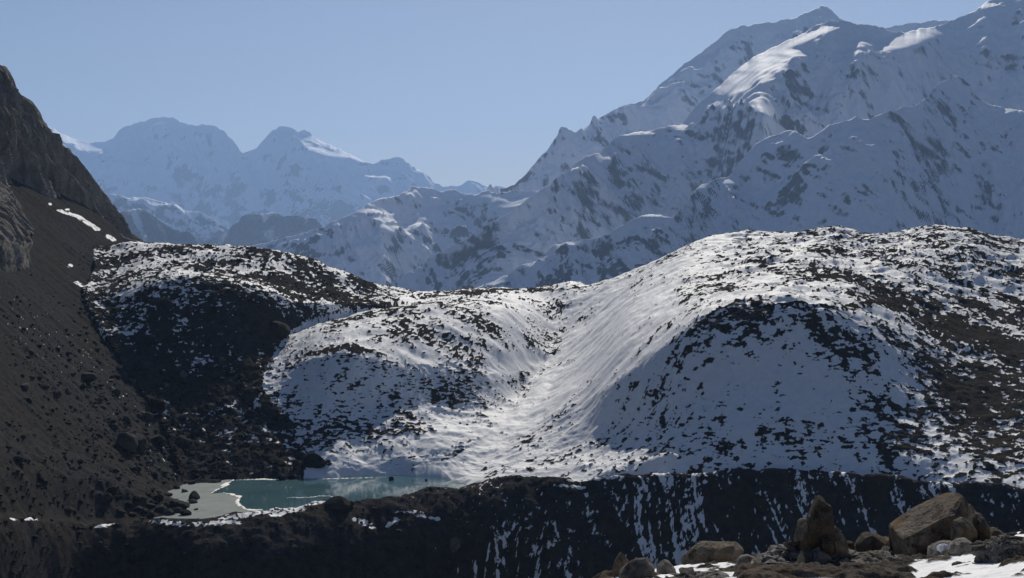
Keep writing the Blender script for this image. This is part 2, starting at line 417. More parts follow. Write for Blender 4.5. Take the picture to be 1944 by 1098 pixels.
mountain('mountain', 'lower snow-dusted mountain with sunlit ledges in the middle gap', [(u, v, 9500+300*math.sin(u/60)) for u, v in [(380,500),(480,464),(530,455),(600,435),(650,415),(685,398),(700,388),(722,376),(740,374),(755,371),(770,365),(785,354),(800,356),(812,358),(835,363),(860,361),(885,368),(905,371),(915,366),(928,361),(940,369),(980,362),(1030,362),(1080,375),(1150,390)]], 575, 1.9, 1.9, 0.82,
    [([(700,400),(735,406)],14,4),([(715,414),(740,420)],12,4),([(728,430),(748,436)],9,5),([(800,406),(825,400),(852,394)],14,4),([(790,418),(812,414)],13,4),([(768,432),(795,424)],12,4),([(860,415),(885,440)],8,5),([(945,376),(985,380),(1015,374)],18,5),([(960,390),(1000,386)],20,4),([(920,372),(935,378)],8,4)], 1800,
    bare_generic([(600,460,.45),(720,400,.12),(800,390,.15),(760,480,.4),(650,520,.45),(860,430,.55),(900,470,.5),(960,380,.15),(785,360,.6)], 330, 15, 0.4), 105, 560, 41, flute=28)
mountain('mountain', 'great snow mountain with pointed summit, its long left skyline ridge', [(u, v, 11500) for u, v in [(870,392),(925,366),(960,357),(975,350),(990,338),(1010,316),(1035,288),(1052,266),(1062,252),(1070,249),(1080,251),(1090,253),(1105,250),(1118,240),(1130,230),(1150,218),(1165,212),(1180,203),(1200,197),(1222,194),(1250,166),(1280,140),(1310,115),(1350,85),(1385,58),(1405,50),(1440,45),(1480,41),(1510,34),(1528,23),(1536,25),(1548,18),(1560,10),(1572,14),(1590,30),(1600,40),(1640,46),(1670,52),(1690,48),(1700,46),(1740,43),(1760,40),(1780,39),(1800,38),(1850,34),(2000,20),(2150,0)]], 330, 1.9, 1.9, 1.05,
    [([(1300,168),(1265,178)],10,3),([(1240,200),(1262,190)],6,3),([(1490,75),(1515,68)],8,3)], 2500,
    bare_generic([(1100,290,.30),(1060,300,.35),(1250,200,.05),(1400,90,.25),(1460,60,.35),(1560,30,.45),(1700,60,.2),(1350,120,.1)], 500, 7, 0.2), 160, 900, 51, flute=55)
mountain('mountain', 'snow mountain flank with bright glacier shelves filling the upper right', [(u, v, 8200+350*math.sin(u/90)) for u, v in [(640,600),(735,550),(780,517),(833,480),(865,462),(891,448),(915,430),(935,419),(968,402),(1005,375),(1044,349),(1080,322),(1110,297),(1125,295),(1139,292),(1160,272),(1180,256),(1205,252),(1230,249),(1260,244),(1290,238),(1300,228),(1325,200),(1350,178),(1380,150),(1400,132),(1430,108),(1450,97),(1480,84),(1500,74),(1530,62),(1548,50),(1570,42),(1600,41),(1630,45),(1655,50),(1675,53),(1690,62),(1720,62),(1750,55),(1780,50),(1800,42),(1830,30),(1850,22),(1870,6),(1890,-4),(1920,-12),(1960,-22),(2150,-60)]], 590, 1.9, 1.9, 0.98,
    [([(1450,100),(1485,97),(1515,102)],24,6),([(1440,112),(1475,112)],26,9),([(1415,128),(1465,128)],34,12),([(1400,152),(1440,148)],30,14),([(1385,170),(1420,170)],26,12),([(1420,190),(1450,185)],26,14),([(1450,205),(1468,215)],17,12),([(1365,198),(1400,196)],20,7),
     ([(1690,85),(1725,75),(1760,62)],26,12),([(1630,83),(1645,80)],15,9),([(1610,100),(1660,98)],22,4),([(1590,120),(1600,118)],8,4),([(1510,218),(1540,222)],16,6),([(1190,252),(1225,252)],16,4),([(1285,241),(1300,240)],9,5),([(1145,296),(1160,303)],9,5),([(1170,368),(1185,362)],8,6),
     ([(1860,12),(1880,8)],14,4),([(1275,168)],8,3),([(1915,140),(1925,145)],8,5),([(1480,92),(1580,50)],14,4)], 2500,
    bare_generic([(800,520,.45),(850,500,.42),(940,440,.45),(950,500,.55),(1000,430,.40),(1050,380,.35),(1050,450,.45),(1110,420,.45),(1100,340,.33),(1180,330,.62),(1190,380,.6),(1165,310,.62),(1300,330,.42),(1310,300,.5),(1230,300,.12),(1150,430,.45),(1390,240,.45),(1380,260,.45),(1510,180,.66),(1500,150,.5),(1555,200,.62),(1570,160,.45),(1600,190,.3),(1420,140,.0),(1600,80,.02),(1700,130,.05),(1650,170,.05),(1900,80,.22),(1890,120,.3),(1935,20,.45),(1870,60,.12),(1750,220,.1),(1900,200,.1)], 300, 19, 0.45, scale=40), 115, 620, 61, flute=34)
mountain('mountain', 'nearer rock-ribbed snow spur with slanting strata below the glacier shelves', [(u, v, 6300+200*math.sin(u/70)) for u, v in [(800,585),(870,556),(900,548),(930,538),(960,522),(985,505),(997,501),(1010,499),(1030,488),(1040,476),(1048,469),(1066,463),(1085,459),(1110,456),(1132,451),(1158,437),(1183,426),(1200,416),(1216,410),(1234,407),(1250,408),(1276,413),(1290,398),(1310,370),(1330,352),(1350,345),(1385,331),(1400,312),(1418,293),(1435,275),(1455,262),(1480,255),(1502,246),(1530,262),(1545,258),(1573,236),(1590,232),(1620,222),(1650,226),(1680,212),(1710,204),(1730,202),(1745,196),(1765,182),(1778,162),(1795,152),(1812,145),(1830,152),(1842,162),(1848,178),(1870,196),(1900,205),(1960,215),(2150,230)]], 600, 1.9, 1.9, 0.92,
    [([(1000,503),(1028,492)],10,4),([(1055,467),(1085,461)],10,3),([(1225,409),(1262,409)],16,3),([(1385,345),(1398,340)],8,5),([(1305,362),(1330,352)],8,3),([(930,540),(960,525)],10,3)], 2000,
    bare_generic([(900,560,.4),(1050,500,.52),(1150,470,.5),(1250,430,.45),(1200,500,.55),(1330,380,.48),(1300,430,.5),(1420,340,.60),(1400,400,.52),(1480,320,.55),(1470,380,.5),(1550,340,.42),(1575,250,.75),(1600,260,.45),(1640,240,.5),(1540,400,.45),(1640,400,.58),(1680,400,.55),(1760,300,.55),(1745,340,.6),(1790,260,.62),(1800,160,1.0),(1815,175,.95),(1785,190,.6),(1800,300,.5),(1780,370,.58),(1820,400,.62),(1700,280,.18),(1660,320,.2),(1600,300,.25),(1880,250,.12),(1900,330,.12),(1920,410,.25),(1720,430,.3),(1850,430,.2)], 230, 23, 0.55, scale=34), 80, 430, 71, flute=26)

# ------------------------------------------------------------------ middle distance hills
def shift(r, dD=0.0, dz=0.0): return (r[0]+dD, r[1]+dz)

def turf_bare(U, V, X, Y, Z, cov, seed, L=7.0, h=1.1, big=30.0, iso=0.25):
    """contour-hugging turf steps: noise squeezed in height"""
    n = fbm3(X/L, Y/L, Z/h, 3, seed, 0.55)
    n2 = fbm2(X/big, Y/big, 3, seed+6)
    s = (0.85-0.5*iso)*n+0.4*n2+iso*1.2*fbm2(X/5.0, Y/5.0, 4, seed+15, 0.6)
    s = s+0.16*fbm2(X/1.5, Y/1.5, 2, seed+8)
    return 0.5+0.55*above(s, cov)

SURFS = []
class Surf:
    """height of a loft as a function of view column and distance"""
    def __init__(self, us, D, Z):
        self.D0, self.dD = 430.0, 1.5
        Dr = np.arange(self.D0, 1400, self.dD); st = 3
        self.u0 = us[0]; self.du = (us[1]-us[0])*st
        self.Zr = np.array([np.interp(Dr, D[:, c], Z[:, c], left=-400, right=-400) for c in range(0, len(us), st)])
    def at(self, U, D):
        a = (U-self.u0)/self.du; b = (D-self.D0)/self.dD
        n, m = self.Zr.shape
        out = (a < 0) | (a > n-1.001) | (b < 0) | (b > m-1.001)
        a = np.clip(a, 0, n-1.001); b = np.clip(b, 0, m-1.001)
        i = a.astype(int); j = b.astype(int); fa = a-i; fb = b-j
        z = (self.Zr[i, j]*(1-fb)+self.Zr[i, j+1]*fb)*(1-fa)+(self.Zr[i+1, j]*(1-fb)+self.Zr[i+1, j+1]*fb)*fa
        eu = np.minimum(U-self.u0, self.u0+self.du*(n-1)-U)
        return np.where(out, -400.0, z-45.0*smooth(90, 0, eu))
def join(own, U, D, Z, k=4.5):
    """concave fillet where slopes meet; the lower sheet dives under its neighbour"""
    Zs = Z; dive = np.zeros_like(Z)
    for q in SURFS:
        if q is own: continue
        Zo = q.at(U, D); d = np.clip((Zo-Z)/k, -30, 30)
        Zs = np.maximum(Zs, Z+k*np.log1p(np.exp(np.minimum(d, 12))))
        dive = np.maximum(dive, smooth(2.0, 11.0, Zo-Z))
    return Zs-14.0*dive

HILLS = []
def hill(name, label, rails, us, rows, cov_pts, seed, mat, L=7.0, h=1.1, rough=0.5, roughfeat=12.0, turf_h=0.5, big=30.0, scale=55, cat='hill', extra=None, med=1.2, medfeat=35.0, iso=0.25):
    D, Z = loft(rails, us, rows)
    sf = Surf(us, D, Z); SURFS.append(sf)
    HILLS.append((sf, name, label, D, Z, us, cov_pts, seed, mat, L, h, rough, roughfeat, turf_h, big, scale, cat, extra, med, medfeat, iso))
def finish_hill(sf, name, label, D, Z, us, cov_pts, seed, mat, L, h, rough, roughfeat, turf_h, big, scale, cat, extra, med, medfeat, iso):
    U = np.broadcast_to(us, D.shape)
    Z = join(sf, U, D, Z, 7.5)
    Z = Z-40.0*smooth(80, 0, np.minimum(U-us[0], us[-1]-U)*np.ones_like(Z))     # the ends of the sheet sink out of sight
    V = V0-FPX*Z/D
    X = (U-U0)/FPX*D
    Z = Z+1.2*fbm2(X/32, D/32, 3, 20)+1.25*(ridged2(X/24, D/24, 4, 27, 0.55)-0.4)+0.45*fbm2(X/12, D/12, 4, 24, 0.6)
    if rough > 1: Z = Z+(rough-0.6)*0.5*fbm2(X/roughfeat, D/roughfeat, 4, seed+24, 0.6)
    cov = paint(U, V, cov_pts, scale)
    bare = turf_bare(U, V, X, D, Z, cov, seed, L, h, big, iso)
    if extra: bare, dz = extra(U, V, X, D, Z, bare); Z = Z+dz
    if seed in (131, 101): bare = bare-1.3*smooth(884, 897, V)*smooth(590, 640, U)*smooth(930, 880, U)     # clean snow down to the water
    if seed == 131: turf_h = turf_h*(1-0.9*smooth(855, 880, V))     # smooth snow on the shore bank
    Z = Z+turf_h*smooth(0.35, 0.75, bare)*(0.7+0.6*fbm2(X/2.5, D/2.5, 2, seed+2))
    o = grid_mesh(name, X, D, Z, {'bare': np.clip(bare, -1, 2)}, mat)
    return tag(o, label, cat, kind='structure')

# right hill
us = np.arange(700, 2160, 1.75)
RF = rail([(770,905,648),(830,904,638),(885,921,612),(1000,921,592),(1150,913,570),(1300,901,549),(1400,897,543),(1500,898,540),(1700,915,530),(1850,928,515),(1944,938,505),(2110,950,495)], us)
rails = [(RF[0]-45, np.full(us.shape, -150.0)), RF,
    rail([(770,905,670),(830,892,652),(885,893,632),(1000,868,632),(1150,838,616),(1230,808,600),(1300,774,588),(1400,742,581),(1500,737,579),(1600,752,574),(1700,780,570),(1850,805,570),(1944,795,575),(2110,780,580)], us),
    rail([(770,905,700),(830,880,672),(885,865,660),(1000,800,690),(1100,765,668),(1170,725,641),(1250,665,630),(1330,603,624),(1400,580,622),(1500,570,620),(1560,583,618),(1650,612,622),(1750,645,640),(1850,668,650),(1944,680,655),(2110,690,655)], us),
    rail([(770,915,760),(830,885,720),(885,850,710),(1000,752,770),(1100,690,760),(1200,600,740),(1330,545,735),(1400,533,735),(1500,522,735),(1600,527,735),(1700,537,740),(1800,550,755),(1944,575,765),(2110,590,765)], us),
    rail([(770,900,850),(885,850,820),(960,780,840),(1000,735,850),(1060,660,860),(1150,585,860),(1230,522,870),(1330,482,860),(1400,472,860),(1500,466,860),(1560,462,860),(1650,470,860),(1800,462,860),(1944,482,880),(2110,500,880)], us),
    rail([(770,850,950),(885,720,960),(1000,600,975),(1040,562,975),(1080,546,970),(1110,543,965),(1150,531,958),(1200,513,952),(1230,503,950),(1270,483,950),(1310,464,950),(1350,449,950),(1400,443,950),(1450,444,950),(1500,446,950),(1540,440,950),(1570,434,950),(1595,435,950),(1620,440,950),(1645,446,950),(1700,444,960),(1740,438,970),(1780,433,970),(1830,438,970),(1880,450,970),(1944,457,960),(2110,470,960)], us)]
rails.append(shift(rails[-1], 130, -45)); rails.append(shift(rails[-1], 200, -160))
cov_r = [(850,895,.02),(950,880,.10),(1050,860,.18),(1120,870,.24),(1180,890,.15),(1000,800,.05),(1100,760,.09),(1200,690,.12),(1130,690,.04),(1250,600,.07),(1180,610,.03),(1300,520,.08),(1370,460,.12),(1280,640,.20),(1230,720,.26),(1200,790,.14),(1180,830,.22),
    (1330,600,.36),(1400,590,.45),(1440,572,.45),(1500,590,.18),(1560,600,.45),(1460,540,.38),(1500,525,.55),(1530,555,.16),(1420,500,.34),(1500,480,.38),(1450,450,.22),(1570,440,.5),(1620,455,.42),(1700,460,.34),(1780,440,.4),(1850,460,.55),(1930,480,.48),(1750,500,.42),(1850,530,.44),(1930,570,.5),(1600,500,.36),(1650,540,.56),(1600,545,.2),(1620,600,.26),(1670,610,.48),(1700,580,.66),(1760,600,.62),(1800,650,.74),(1880,640,.72),(1930,660,.74),(1740,560,.26),
    (1580,650,.72),(1620,690,.78),(1650,740,.66),(1640,800,.48),(1690,690,.34),(1720,740,.55),(1780,720,.72),(1850,750,.8),(1930,760,.86),(1800,800,.62),(1860,830,.72),(1930,850,.7),(1750,830,.36),(1820,880,.30),(1880,890,.46),(1930,900,.5),(1860,920,.35),
    (1400,640,.30),(1350,700,.20),(1310,690,.32),(1450,660,.12),(1500,640,.10),(1500,720,.06),(1440,760,.10),(1400,800,.22),(1340,760,.26),(1290,770,.28),(1280,840,.30),(1360,820,.38),(1420,830,.36),(1400,880,.30),(1480,840,.18),(1520,780,.10),(1570,740,.10),(1560,810,.36),(1600,850,.40),(1520,880,.30),(1680,880,.34),(1740,880,.28)]
def extra_r(U, V, X, D, Z, bare):
    # snowless dirt bank on the low spur edge, long diagonal dirt bands across the right shoulder
    s = strokes(U, V, [([(1160,905),(1210,885),(1270,868)],14,5),([(1560,520),(1700,560),(1850,620),(1960,690)],30,9),([(1480,522),(1560,515),(1620,530)],20,6),([(1540,590),(1600,585),(1660,578)],20,6),([(1620,560),(1760,600),(1950,700)],20,8)])
    sn = strokes(U, V, [([(1440,540),(1500,548),(1590,540)],16,5),([(1600,620),(1680,600)],22,9),([(1230,560),(1120,680),(980,790),(870,885)],38,20)])
    b = bare+0.75*s*(0.6+0.9*fbm2(X/6, D/6, 3, 77))-0.4*sn
    dz = 1.6*strokes(U, V, [([(1160,908),(1210,888),(1270,870)],20,7)])
    pl = smooth(640, 570, V)*smooth(1330, 1430, U)
    fr = Z/6.5+1.6*fbm2(X/50, D/50, 3, 79); fr = fr-np.floor(fr)
    dz = dz+pl*(2.2*(ridged2(X/42, D/30, 4, 81)-0.4)+1.5*(smooth(0.0, 0.3, fr)-fr))
    return b, dz
hill('hill', 'big rounded snow and turf hill filling the right, shaded hollow in its front', rails, us, [6,80,86,58,60,66,8,4], [(a, b, c*(0.62 if (b > 610 and a < 1560) else 1.12 if (a > 1650 and b > 560) else 0.95)) for a, b, c in cov_r], 101, M_TURF, L=3.8, h=0.85, iso=0.4, extra=extra_r, rough=0.55, med=1.5, turf_h=0.6)

# knoll behind the lake
us = np.arange(370, 1180, 1.6)
K0 = rail([(430,1000,680),(500,950,656),(550,920,638),(600,907,633),(700,904,637),(800,902,640),(860,893,646),(950,856,680),(1000,805,720),(1080,720,800),(1140,650,850)], us)
rails = [(K0[0]-30, np.full(us.shape, -125.0)), K0,
    rail([(430,990,710),(500,935,684),(550,900,662),(590,878,649),(620,868,648),(650,864,649),(700,872,648),(760,864,650),(800,870,650),(840,862,653),(900,848,664),(950,834,690),(1000,790,730),(1080,715,810),(1140,650,862)], us),
    rail([(400,880,705),(470,818,692),(520,800,688),(560,795,686),(620,776,686),(660,780,688),(720,782,690),(760,778,693),(830,785,698),(900,790,705),(960,770,735),(1000,748,770),(1040,720,805),(1080,700,830),(1140,648,885)], us),
    rail([(400,800,752),(470,735,744),(520,700,735),(560,688,724),(620,676,712),(660,674,711),(720,682,714),(760,690,720),(830,690,735),(900,685,750),(950,690,762),(1000,698,790),(1040,690,820),(1080,668,850),(1140,640,905)], us),
    rail([(400,770,806),(470,712,801),(510,670,798),(540,645,795),(560,634,792),(600,618,792),(650,606,795),(700,596,800),(750,588,805),(850,576,820),(950,584,838),(1000,612,850),(1060,652,870),(1140,680,920)], us),
    rail([(400,800,852),(470,738,850),(520,682,850),(560,655,850),(600,622,855),(650,604,862),(720,588,872),(800,576,885),(900,564,900),(1000,572,910),(1060,592,920),(1140,600,955)], us),
    rail([(470,760,960),(560,690,960),(650,630,970),(700,590,980),(740,560,1000),(770,556,1010),(850,553,1020),(900,548,1022),(930,546,1022),(960,547,1020),(1000,550,1018),(1050,548,1010),(1140,545,1005)], us)]
rails.append(shift(rails[-1], 120, -40)); rails.append(shift(rails[-1], 200, -160))
cov_k = [(540,680,.22),(600,640,.22),(560,720,.35),(520,700,.40),(600,690,.36),(660,640,.26),(720,620,.30),(760,600,.45),(700,600,.34),(830,590,.42),(850,620,.42),(800,640,.42),(900,610,.40),(950,590,.18),(980,570,.15),(920,650,.40),(1000,640,.34),(1040,620,.22),(960,700,.40),(900,690,.42),(800,690,.40),(850,720,.40),(700,690,.36),(660,720,.36),(740,730,.36),(620,720,.3),(640,770,.08),(700,780,.12),(780,760,.34),(850,760,.28),(900,740,.28),(950,740,.18),(1000,670,.2),(1000,690,.1),(560,780,.40),(520,800,.5),(560,830,.45),(600,820,.30),(650,820,.28),(700,830,.24),(620,850,.3),(760,820,.22),(820,800,.16),(880,800,.14),(930,800,.08),(800,850,.12),(700,885,.04),(780,885,.03),(620,890,.06),(560,890,.35),(800,560,.35),(900,550,.45),(1000,555,.3),(850,565,.25)]
def extra_k(U, V, X, D, Z, bare):
    s = strokes(U, V, [([(1000,705),(985,722),(950,726)],10,3),([(590,672),(650,665),(690,668)],20,4),([(860,556),(940,553),(1040,552)],24,4)])
    hollow = strokes(U, V, [([(960,690),(1020,690)],30,16)])
    return bare+0.7*s-0.8*hollow, -1.5*hollow
hill('hill', 'low snowy knoll with dark turf tufts rising behind the lake', rails, us, [4,26,60,80,48,26,22,5,3], cov_k, 131, M_TURF, L=3.4, h=0.72, extra=extra_k, rough=0.6, med=0.9, medfeat=26, turf_h=0.65)

# dark boulder hill on the left
us = np.arange(40, 860, 1.6)
C0 = rail([(130,945,640),(220,938,632),(300,926,626),(370,913,622),(450,909,629),(540,906,635),(620,908,650),(700,900,700),(830,800,850)], us)
rails = [(C0[0]-30, np.full(us.shape, -125.0)), C0,
    rail([(130,850,670),(300,838,663),(400,834,664),(480,830,667),(540,832,674),(580,850,690),(620,870,720),(700,820,780),(830,720,900)], us),
    rail([(130,700,722),(300,690,722),(400,690,726),(480,690,738),(540,702,762),(600,720,800),(700,680,850),(830,650,930)], us),
    rail([(130,575,795),(200,565,790),(250,548,785),(330,526,780),(380,528,780),(430,535,780),(500,553,785),(600,588,810),(700,600,850),(830,600,950)], us),
    rail([(130,550,850),(300,512,850),(400,518,850),(500,534,850),(600,558,870),(700,575,900),(830,590,960)], us),
    rail([(130,500,930),(200,478,930),(250,464,930),(300,463,930),(350,465,930),(400,467,930),(450,468,930),(490,471,930),(520,477,930),(580,489,930),(640,511,932),(700,538,942),(750,558,960),(830,590,985)], us)]
rails.append(shift(rails[-1], 120, -50)); rails.append(shift(rails[-1], 200, -180))
cov_c = [(250,560,.45),(300,530,.35),(340,520,.25),(400,530,.55),(330,570,.55),(300,600,.5),(360,620,.45),(330,650,.5),(420,600,.85),(500,600,.95),(450,650,.9),(550,600,.75),(620,575,.45),(600,590,.4),(650,560,.6),(560,550,.55),(500,540,.5),(430,520,.5),(350,490,.45),(300,475,.4),(400,475,.42),(480,490,.5),(540,500,.52),(600,510,.48),(560,530,.68),(640,540,.75),(700,560,.5),(640,515,.35),(720,555,.4),(520,680,.5),(480,700,.75),(430,690,.85),(350,700,.85),(300,760,.85),(400,760,.85),(480,780,.8),(450,720,.68),(540,760,.52),(520,820,.62),(560,850,.5),(450,850,.85),(350,850,.95),(300,900,1.0),(420,900,.9),(500,890,.72),(250,800,.95),(250,650,.8),(220,700,.9)]
def extra_c(U, V, X, D, Z, bare):
    sn = strokes(U, V, [([(235,560),(280,540),(330,522),(370,520)],16,6),([(590,578),(650,590)],20,5)])
    dirt = strokes(U, V, [([(500,520),(600,560),(700,585)],26,9),([(420,610),(540,620)],45,22)])
    lump = 1.3*ridged2(X/9, D/9, 3, 88)+0.7*fbm2(X/3.5, D/3.5, 3, 91)
    return bare+0.14+0.22*smooth(545, 600, V)-0.5*sn+0.5*dirt+0.25*fbm2(X/2.2, D/2.2, 2, 92), lump*(0.4+0.6*smooth(520, 640, V))
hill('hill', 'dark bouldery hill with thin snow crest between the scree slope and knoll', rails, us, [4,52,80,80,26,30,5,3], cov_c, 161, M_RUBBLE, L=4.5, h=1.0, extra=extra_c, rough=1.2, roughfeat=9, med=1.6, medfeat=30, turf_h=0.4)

# scree slope falling to the right, and the cliff above it
us = np.arange(-330, 420, 1.7)
def plane_z(X, D):
    base = -100-0.80*(X+143.5)
    return base-4.0*np.exp(-((base+100)/30)**2)*0
Dn = np.linspace(0, 1, 430)[:, None]**1.0
Dstart = np.interp(us, [-330, 0, 60, 120, 180, 240, 300, 420], [402, 453, 475, 497, 512, 517, 514, 512])
Zstart = (V0-np.interp(us, [-330, 0, 60, 120, 180, 240, 300, 420], [985, 984, 985, 987, 996, 994, 988, 984]))/FPX*Dstart-2.5
Dend = np.interp(us, [-330, 0, 100, 200, 262, 300, 420], [800, 985, 1050, 1075, 965, 940, 930])
D = Dstart[None]+Dn*(Dend-Dstart)[None]
U = np.broadcast_to(us, D.shape); X = (U-U0)/FPX*D
Z = plane_z(X, D)
Z = Zstart[None]+(np.maximum(Z, -103.5)-Zstart[None])*smooth(0, 34, D-Dstart[None])
SCS = Surf(us, D, Z); SURFS.append(SCS)
Z = join(SCS, U, D, Z, 5.0)
for a_ in HILLS: finish_hill(*a_)
Z = Z+7.0*np.exp(-((X+140)/16)**2-((D-557)/22)**2)
Z = Z+9.0*smooth(20, 120, Z+80)*fbm2(D/120, X/300, 2, 5)           # broad fans
fall = fbm2(D/9.0+X*0.02, X/110, 4, 8, 0.6)
lowz = smooth(-40, -75, Z)
Z = Z+0.75*fall+0.35*fbm2(X/4, D/4, 3, 12)+lowz*(0.9*fbm2(X/8, D/8, 4, 15, 0.6))
V = V0-FPX*Z/D
snowspot = strokes(U, V, [([(112,400),(150,412),(185,436)],7,3),([(205,448),(215,456)],7,3),([(128,398)],5,2.5),([(133,505)],6,4),([(145,536),(165,548)],6,2.5),([(183,572),(193,578)],8,3),([(220,515),(235,532)],7,3),([(240,478),(262,492)],8,4),([(95,388)],4,3),([(262,500),(285,520)],10,4)])
specks = fbm2(X/2.0, D/2.0, 2, 33)
band = strokes(U, V, [([(20,600),(120,660),(240,780),(330,880)],70,60),([(210,570),(300,470)],40,35)])
bare = 1.15-1.35*snowspot*np.clip(0.72+0.75*fbm2(X/3, D/3, 3, 37), 0, 1)-np.where(specks > 0.92-0.2*band, 1.0*band, 0.0)
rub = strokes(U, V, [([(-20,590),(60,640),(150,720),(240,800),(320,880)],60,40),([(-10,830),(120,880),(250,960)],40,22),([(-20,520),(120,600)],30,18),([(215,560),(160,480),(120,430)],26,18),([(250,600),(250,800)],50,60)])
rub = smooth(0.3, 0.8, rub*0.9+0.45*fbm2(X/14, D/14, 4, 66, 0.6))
Z = Z+rub*0.8*ridged2(X/5, D/5, 3, 68)
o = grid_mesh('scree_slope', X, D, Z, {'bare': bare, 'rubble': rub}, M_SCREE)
tag(o, 'steep bare brown scree slope descending from the left edge to the lake', 'scree slope', kind='structure')

us = np.arange(-330, 292, 1.4)
Cb = rail([(-330,215,720),(-100,330,830),(0,352,882),(40,358,925),(70,352,950),(110,375,985),(150,396,1015),(180,408,1030),(210,425,1042),(240,446,1050),(265,462,1052),(292,480,1055)], us)
Ct = rail([(-330,-250,790),(-150,-60,888),(-60,60,924),(0,124,950),(8,127,955),(18,140,961),(27,163,966),(33,177,970),(50,186,980),(66,196,990),(80,213,998),(92,240,1005),(105,262,1013),(120,280,1022),(140,295,1032),(150,305,1037),(165,325,1046),(180,343,1054),(195,363,1062),(205,375,1067),(220,398,1072),(232,424,1076),(245,440,1078),(265,453,1080),(280,464,1080),(292,472,1080)], us)
mid1 = (Cb[0]*0.72+Ct[0]*0.28, Cb[1]*0.62+Ct[1]*0.38)
mid2 = (Cb[0]*0.36+Ct[0]*0.64, Cb[1]*0.30+Ct[1]*0.70)
rails = [shift(Cb, -45, -62), Cb, mid1, mid2, Ct, shift(Ct, 60, -30), shift(Ct, 160, -200)]
D, Z = loft(rails, us, [20, 70, 80, 60, 10, 6])
U = np.broadcast_to(us, D.shape); X = (U-U0)/FPX*D
V = V0-FPX*Z/D
flu = ridged2(D/17+Z*0.025+0.7*fbm2(D/40, Z/40, 2, 4), Z/75, 4, 44, 0.58)
blk = fbm3(X/14, D/14, Z/22, 4, 46, 0.55)
edge = smooth(0, 10, V-np.interp(us, [-330,-60,0,33,92,150,205,245,292], [-250,60,124,177,240,305,375,440,472])[None])
flu2 = ridged2(D/5.5+Z*0.05+0.5*blk, Z/38, 3, 47, 0.6)
Z = Z+(2.0*(flu-0.4)+2.5*blk)*(0.25+0.75*edge)
X = X+(7.5*(flu-0.45)+2.4*(flu2-0.4)+2.5*blk)*(0.3+0.7*edge)
dark = strokes(U, V, [([(-20,300),(20,310),(45,340)],30,35)])
X = X-6*dark
D = D+0
o = grid_mesh('cliff', X, D, Z, {'bare': np.full(D.shape, 1.2)}, M_CLIFF)
tag(o, 'tall grey fluted rock cliff at the left edge above the scree', 'cliff', kind='structure')
# pale ribs of bedrock sticking out of the scree at the left edge
us2 = np.arange(-120, 62, 1.3)
Lb = rail([(-120,470,700),(-20,460,718),(0,452,725),(30,452,752),(62,448,790)], us2)
Lt = rail([(-120,300,800),(-20,345,840),(0,356,850),(20,372,850),(35,395,850),(50,425,835),(62,446,830)], us2)
rails = [shift(Lb, -30, -48), shift(Lb, 0, -3), (0.5*(Lb[0]+Lt[0]), 0.5*(Lb[1]+Lt[1])+3), shift(Lt, 0, 2), shift(Lt, 30, -14)]
D, Z = loft(rails, us2, [10, 50, 50, 10]); U = np.broadcast_to(us2, D.shape); X = (U-U0)/FPX*D
Z = Z+1.0*(ridged2(D/11+Z*0.03, X/50, 4, 55, 0.55)-0.4)+1.8*fbm3(X/8, D/8, Z/14, 3, 57)
X = X+4.5*(ridged2(D/9+Z*0.03, Z/60, 4, 58, 0.6)-0.45)
V = V0-FPX*Z/D
o = grid_mesh('cliff', X, D, Z, {'bare': np.full(D.shape, 1.2)}, M_CLIFF)
tag(o, 'low pale ribbed rock outcrop in the scree under the cliff', 'cliff', kind='structure')

# moraine wall in front of the lake
us = np.arange(-330, 2120, 1.75)
Mc = rail([(-330,985,405),(0,984,456),(60,985,478),(120,987,500),(180,996,515),(240,994,520),(300,988,516),(400,985,514),(440,979,517),(500,971,522),(560,962,530),(620,952,538),(660,956,540),(700,948,550),(740,943,553),(790,937,557),(815,928,562),(870,925,566),(900,917,566),(930,911,565),(970,906,563),(1000,905,560),(1040,904,558),(1080,907,555),(1110,908,553),(1150,906,550),(1200,902,547),(1250,898,543),(1350,894,536),(1450,891,531),(1500,891,529),(1550,893,526),(1600,897,522),(1700,906,515),(1740,914,512),(1800,917,507),(1850,919,503),(1944,925,496),(2120,935,485)], us)
_wv = 4.5*fbm2(us/60.0, us*0, 4, 83, 0.6)*np.interp(us, [200, 450, 900, 1000], [0.3, 0.0, 0.3, 1.0]); Mc = (Mc[0]+6*fbm2(us/130.0, us*0+3, 3, 85), Mc[1]-_wv*Mc[0]/FPX)
shoulder = np.interp(us, [-330, 200, 450, 900, 1050, 1150, 2120], [4, 6, 24, 30, 22, 8, 6])
Ms = (Mc[0]-shoulder, Mc[1]-shoulder*np.interp(us, [-330, 300, 900, 1150, 2120], [.45, .35, .42, .75, .85]))
rails = [(Mc[0]-330, np.full(us.shape, -238.0)), (Mc[0]-150, np.full(us.shape, -205.0)), (Mc[0]-62, Mc[1]-62*np.interp(us, [100, 350], [1.5, 1.0])), (Mc[0]-36, Mc[1]-36*np.interp(us, [100, 350], [1.5, 1.0])), Ms, Mc, (Mc[0]+12, Mc[1]-7.0), (Mc[0]+45, np.full(us.shape, -128.0))]
D, Z = loft(rails, us, [6, 14, 46, 52, 34, 10, 5])
U = np.broadcast_to(us, D.shape); X = (U-U0)/FPX*D
V = V0-FPX*Z/D
crest_d = (np.broadcast_to(Mc[0], D.shape)-D)
face = smooth(2, 14, crest_d)
warp = 5*fbm2(X/22, D/30, 2, 61)
g1 = ridged2((X+warp-crest_d*0.22)/9.0, D/70, 4, 63, 0.55)
right = smooth(1000, 1250, U)
Z = Z+face*(1.5*(g1-0.45)*(0.6+0.7*right))+0.55*fbm2(X/5, D/5, 4, 65, 0.6)+(1-right)*1.3*fbm2(X/11, D/11, 3, 67)*smooth(-8, 6, crest_d)
V = V0-FPX*Z/D
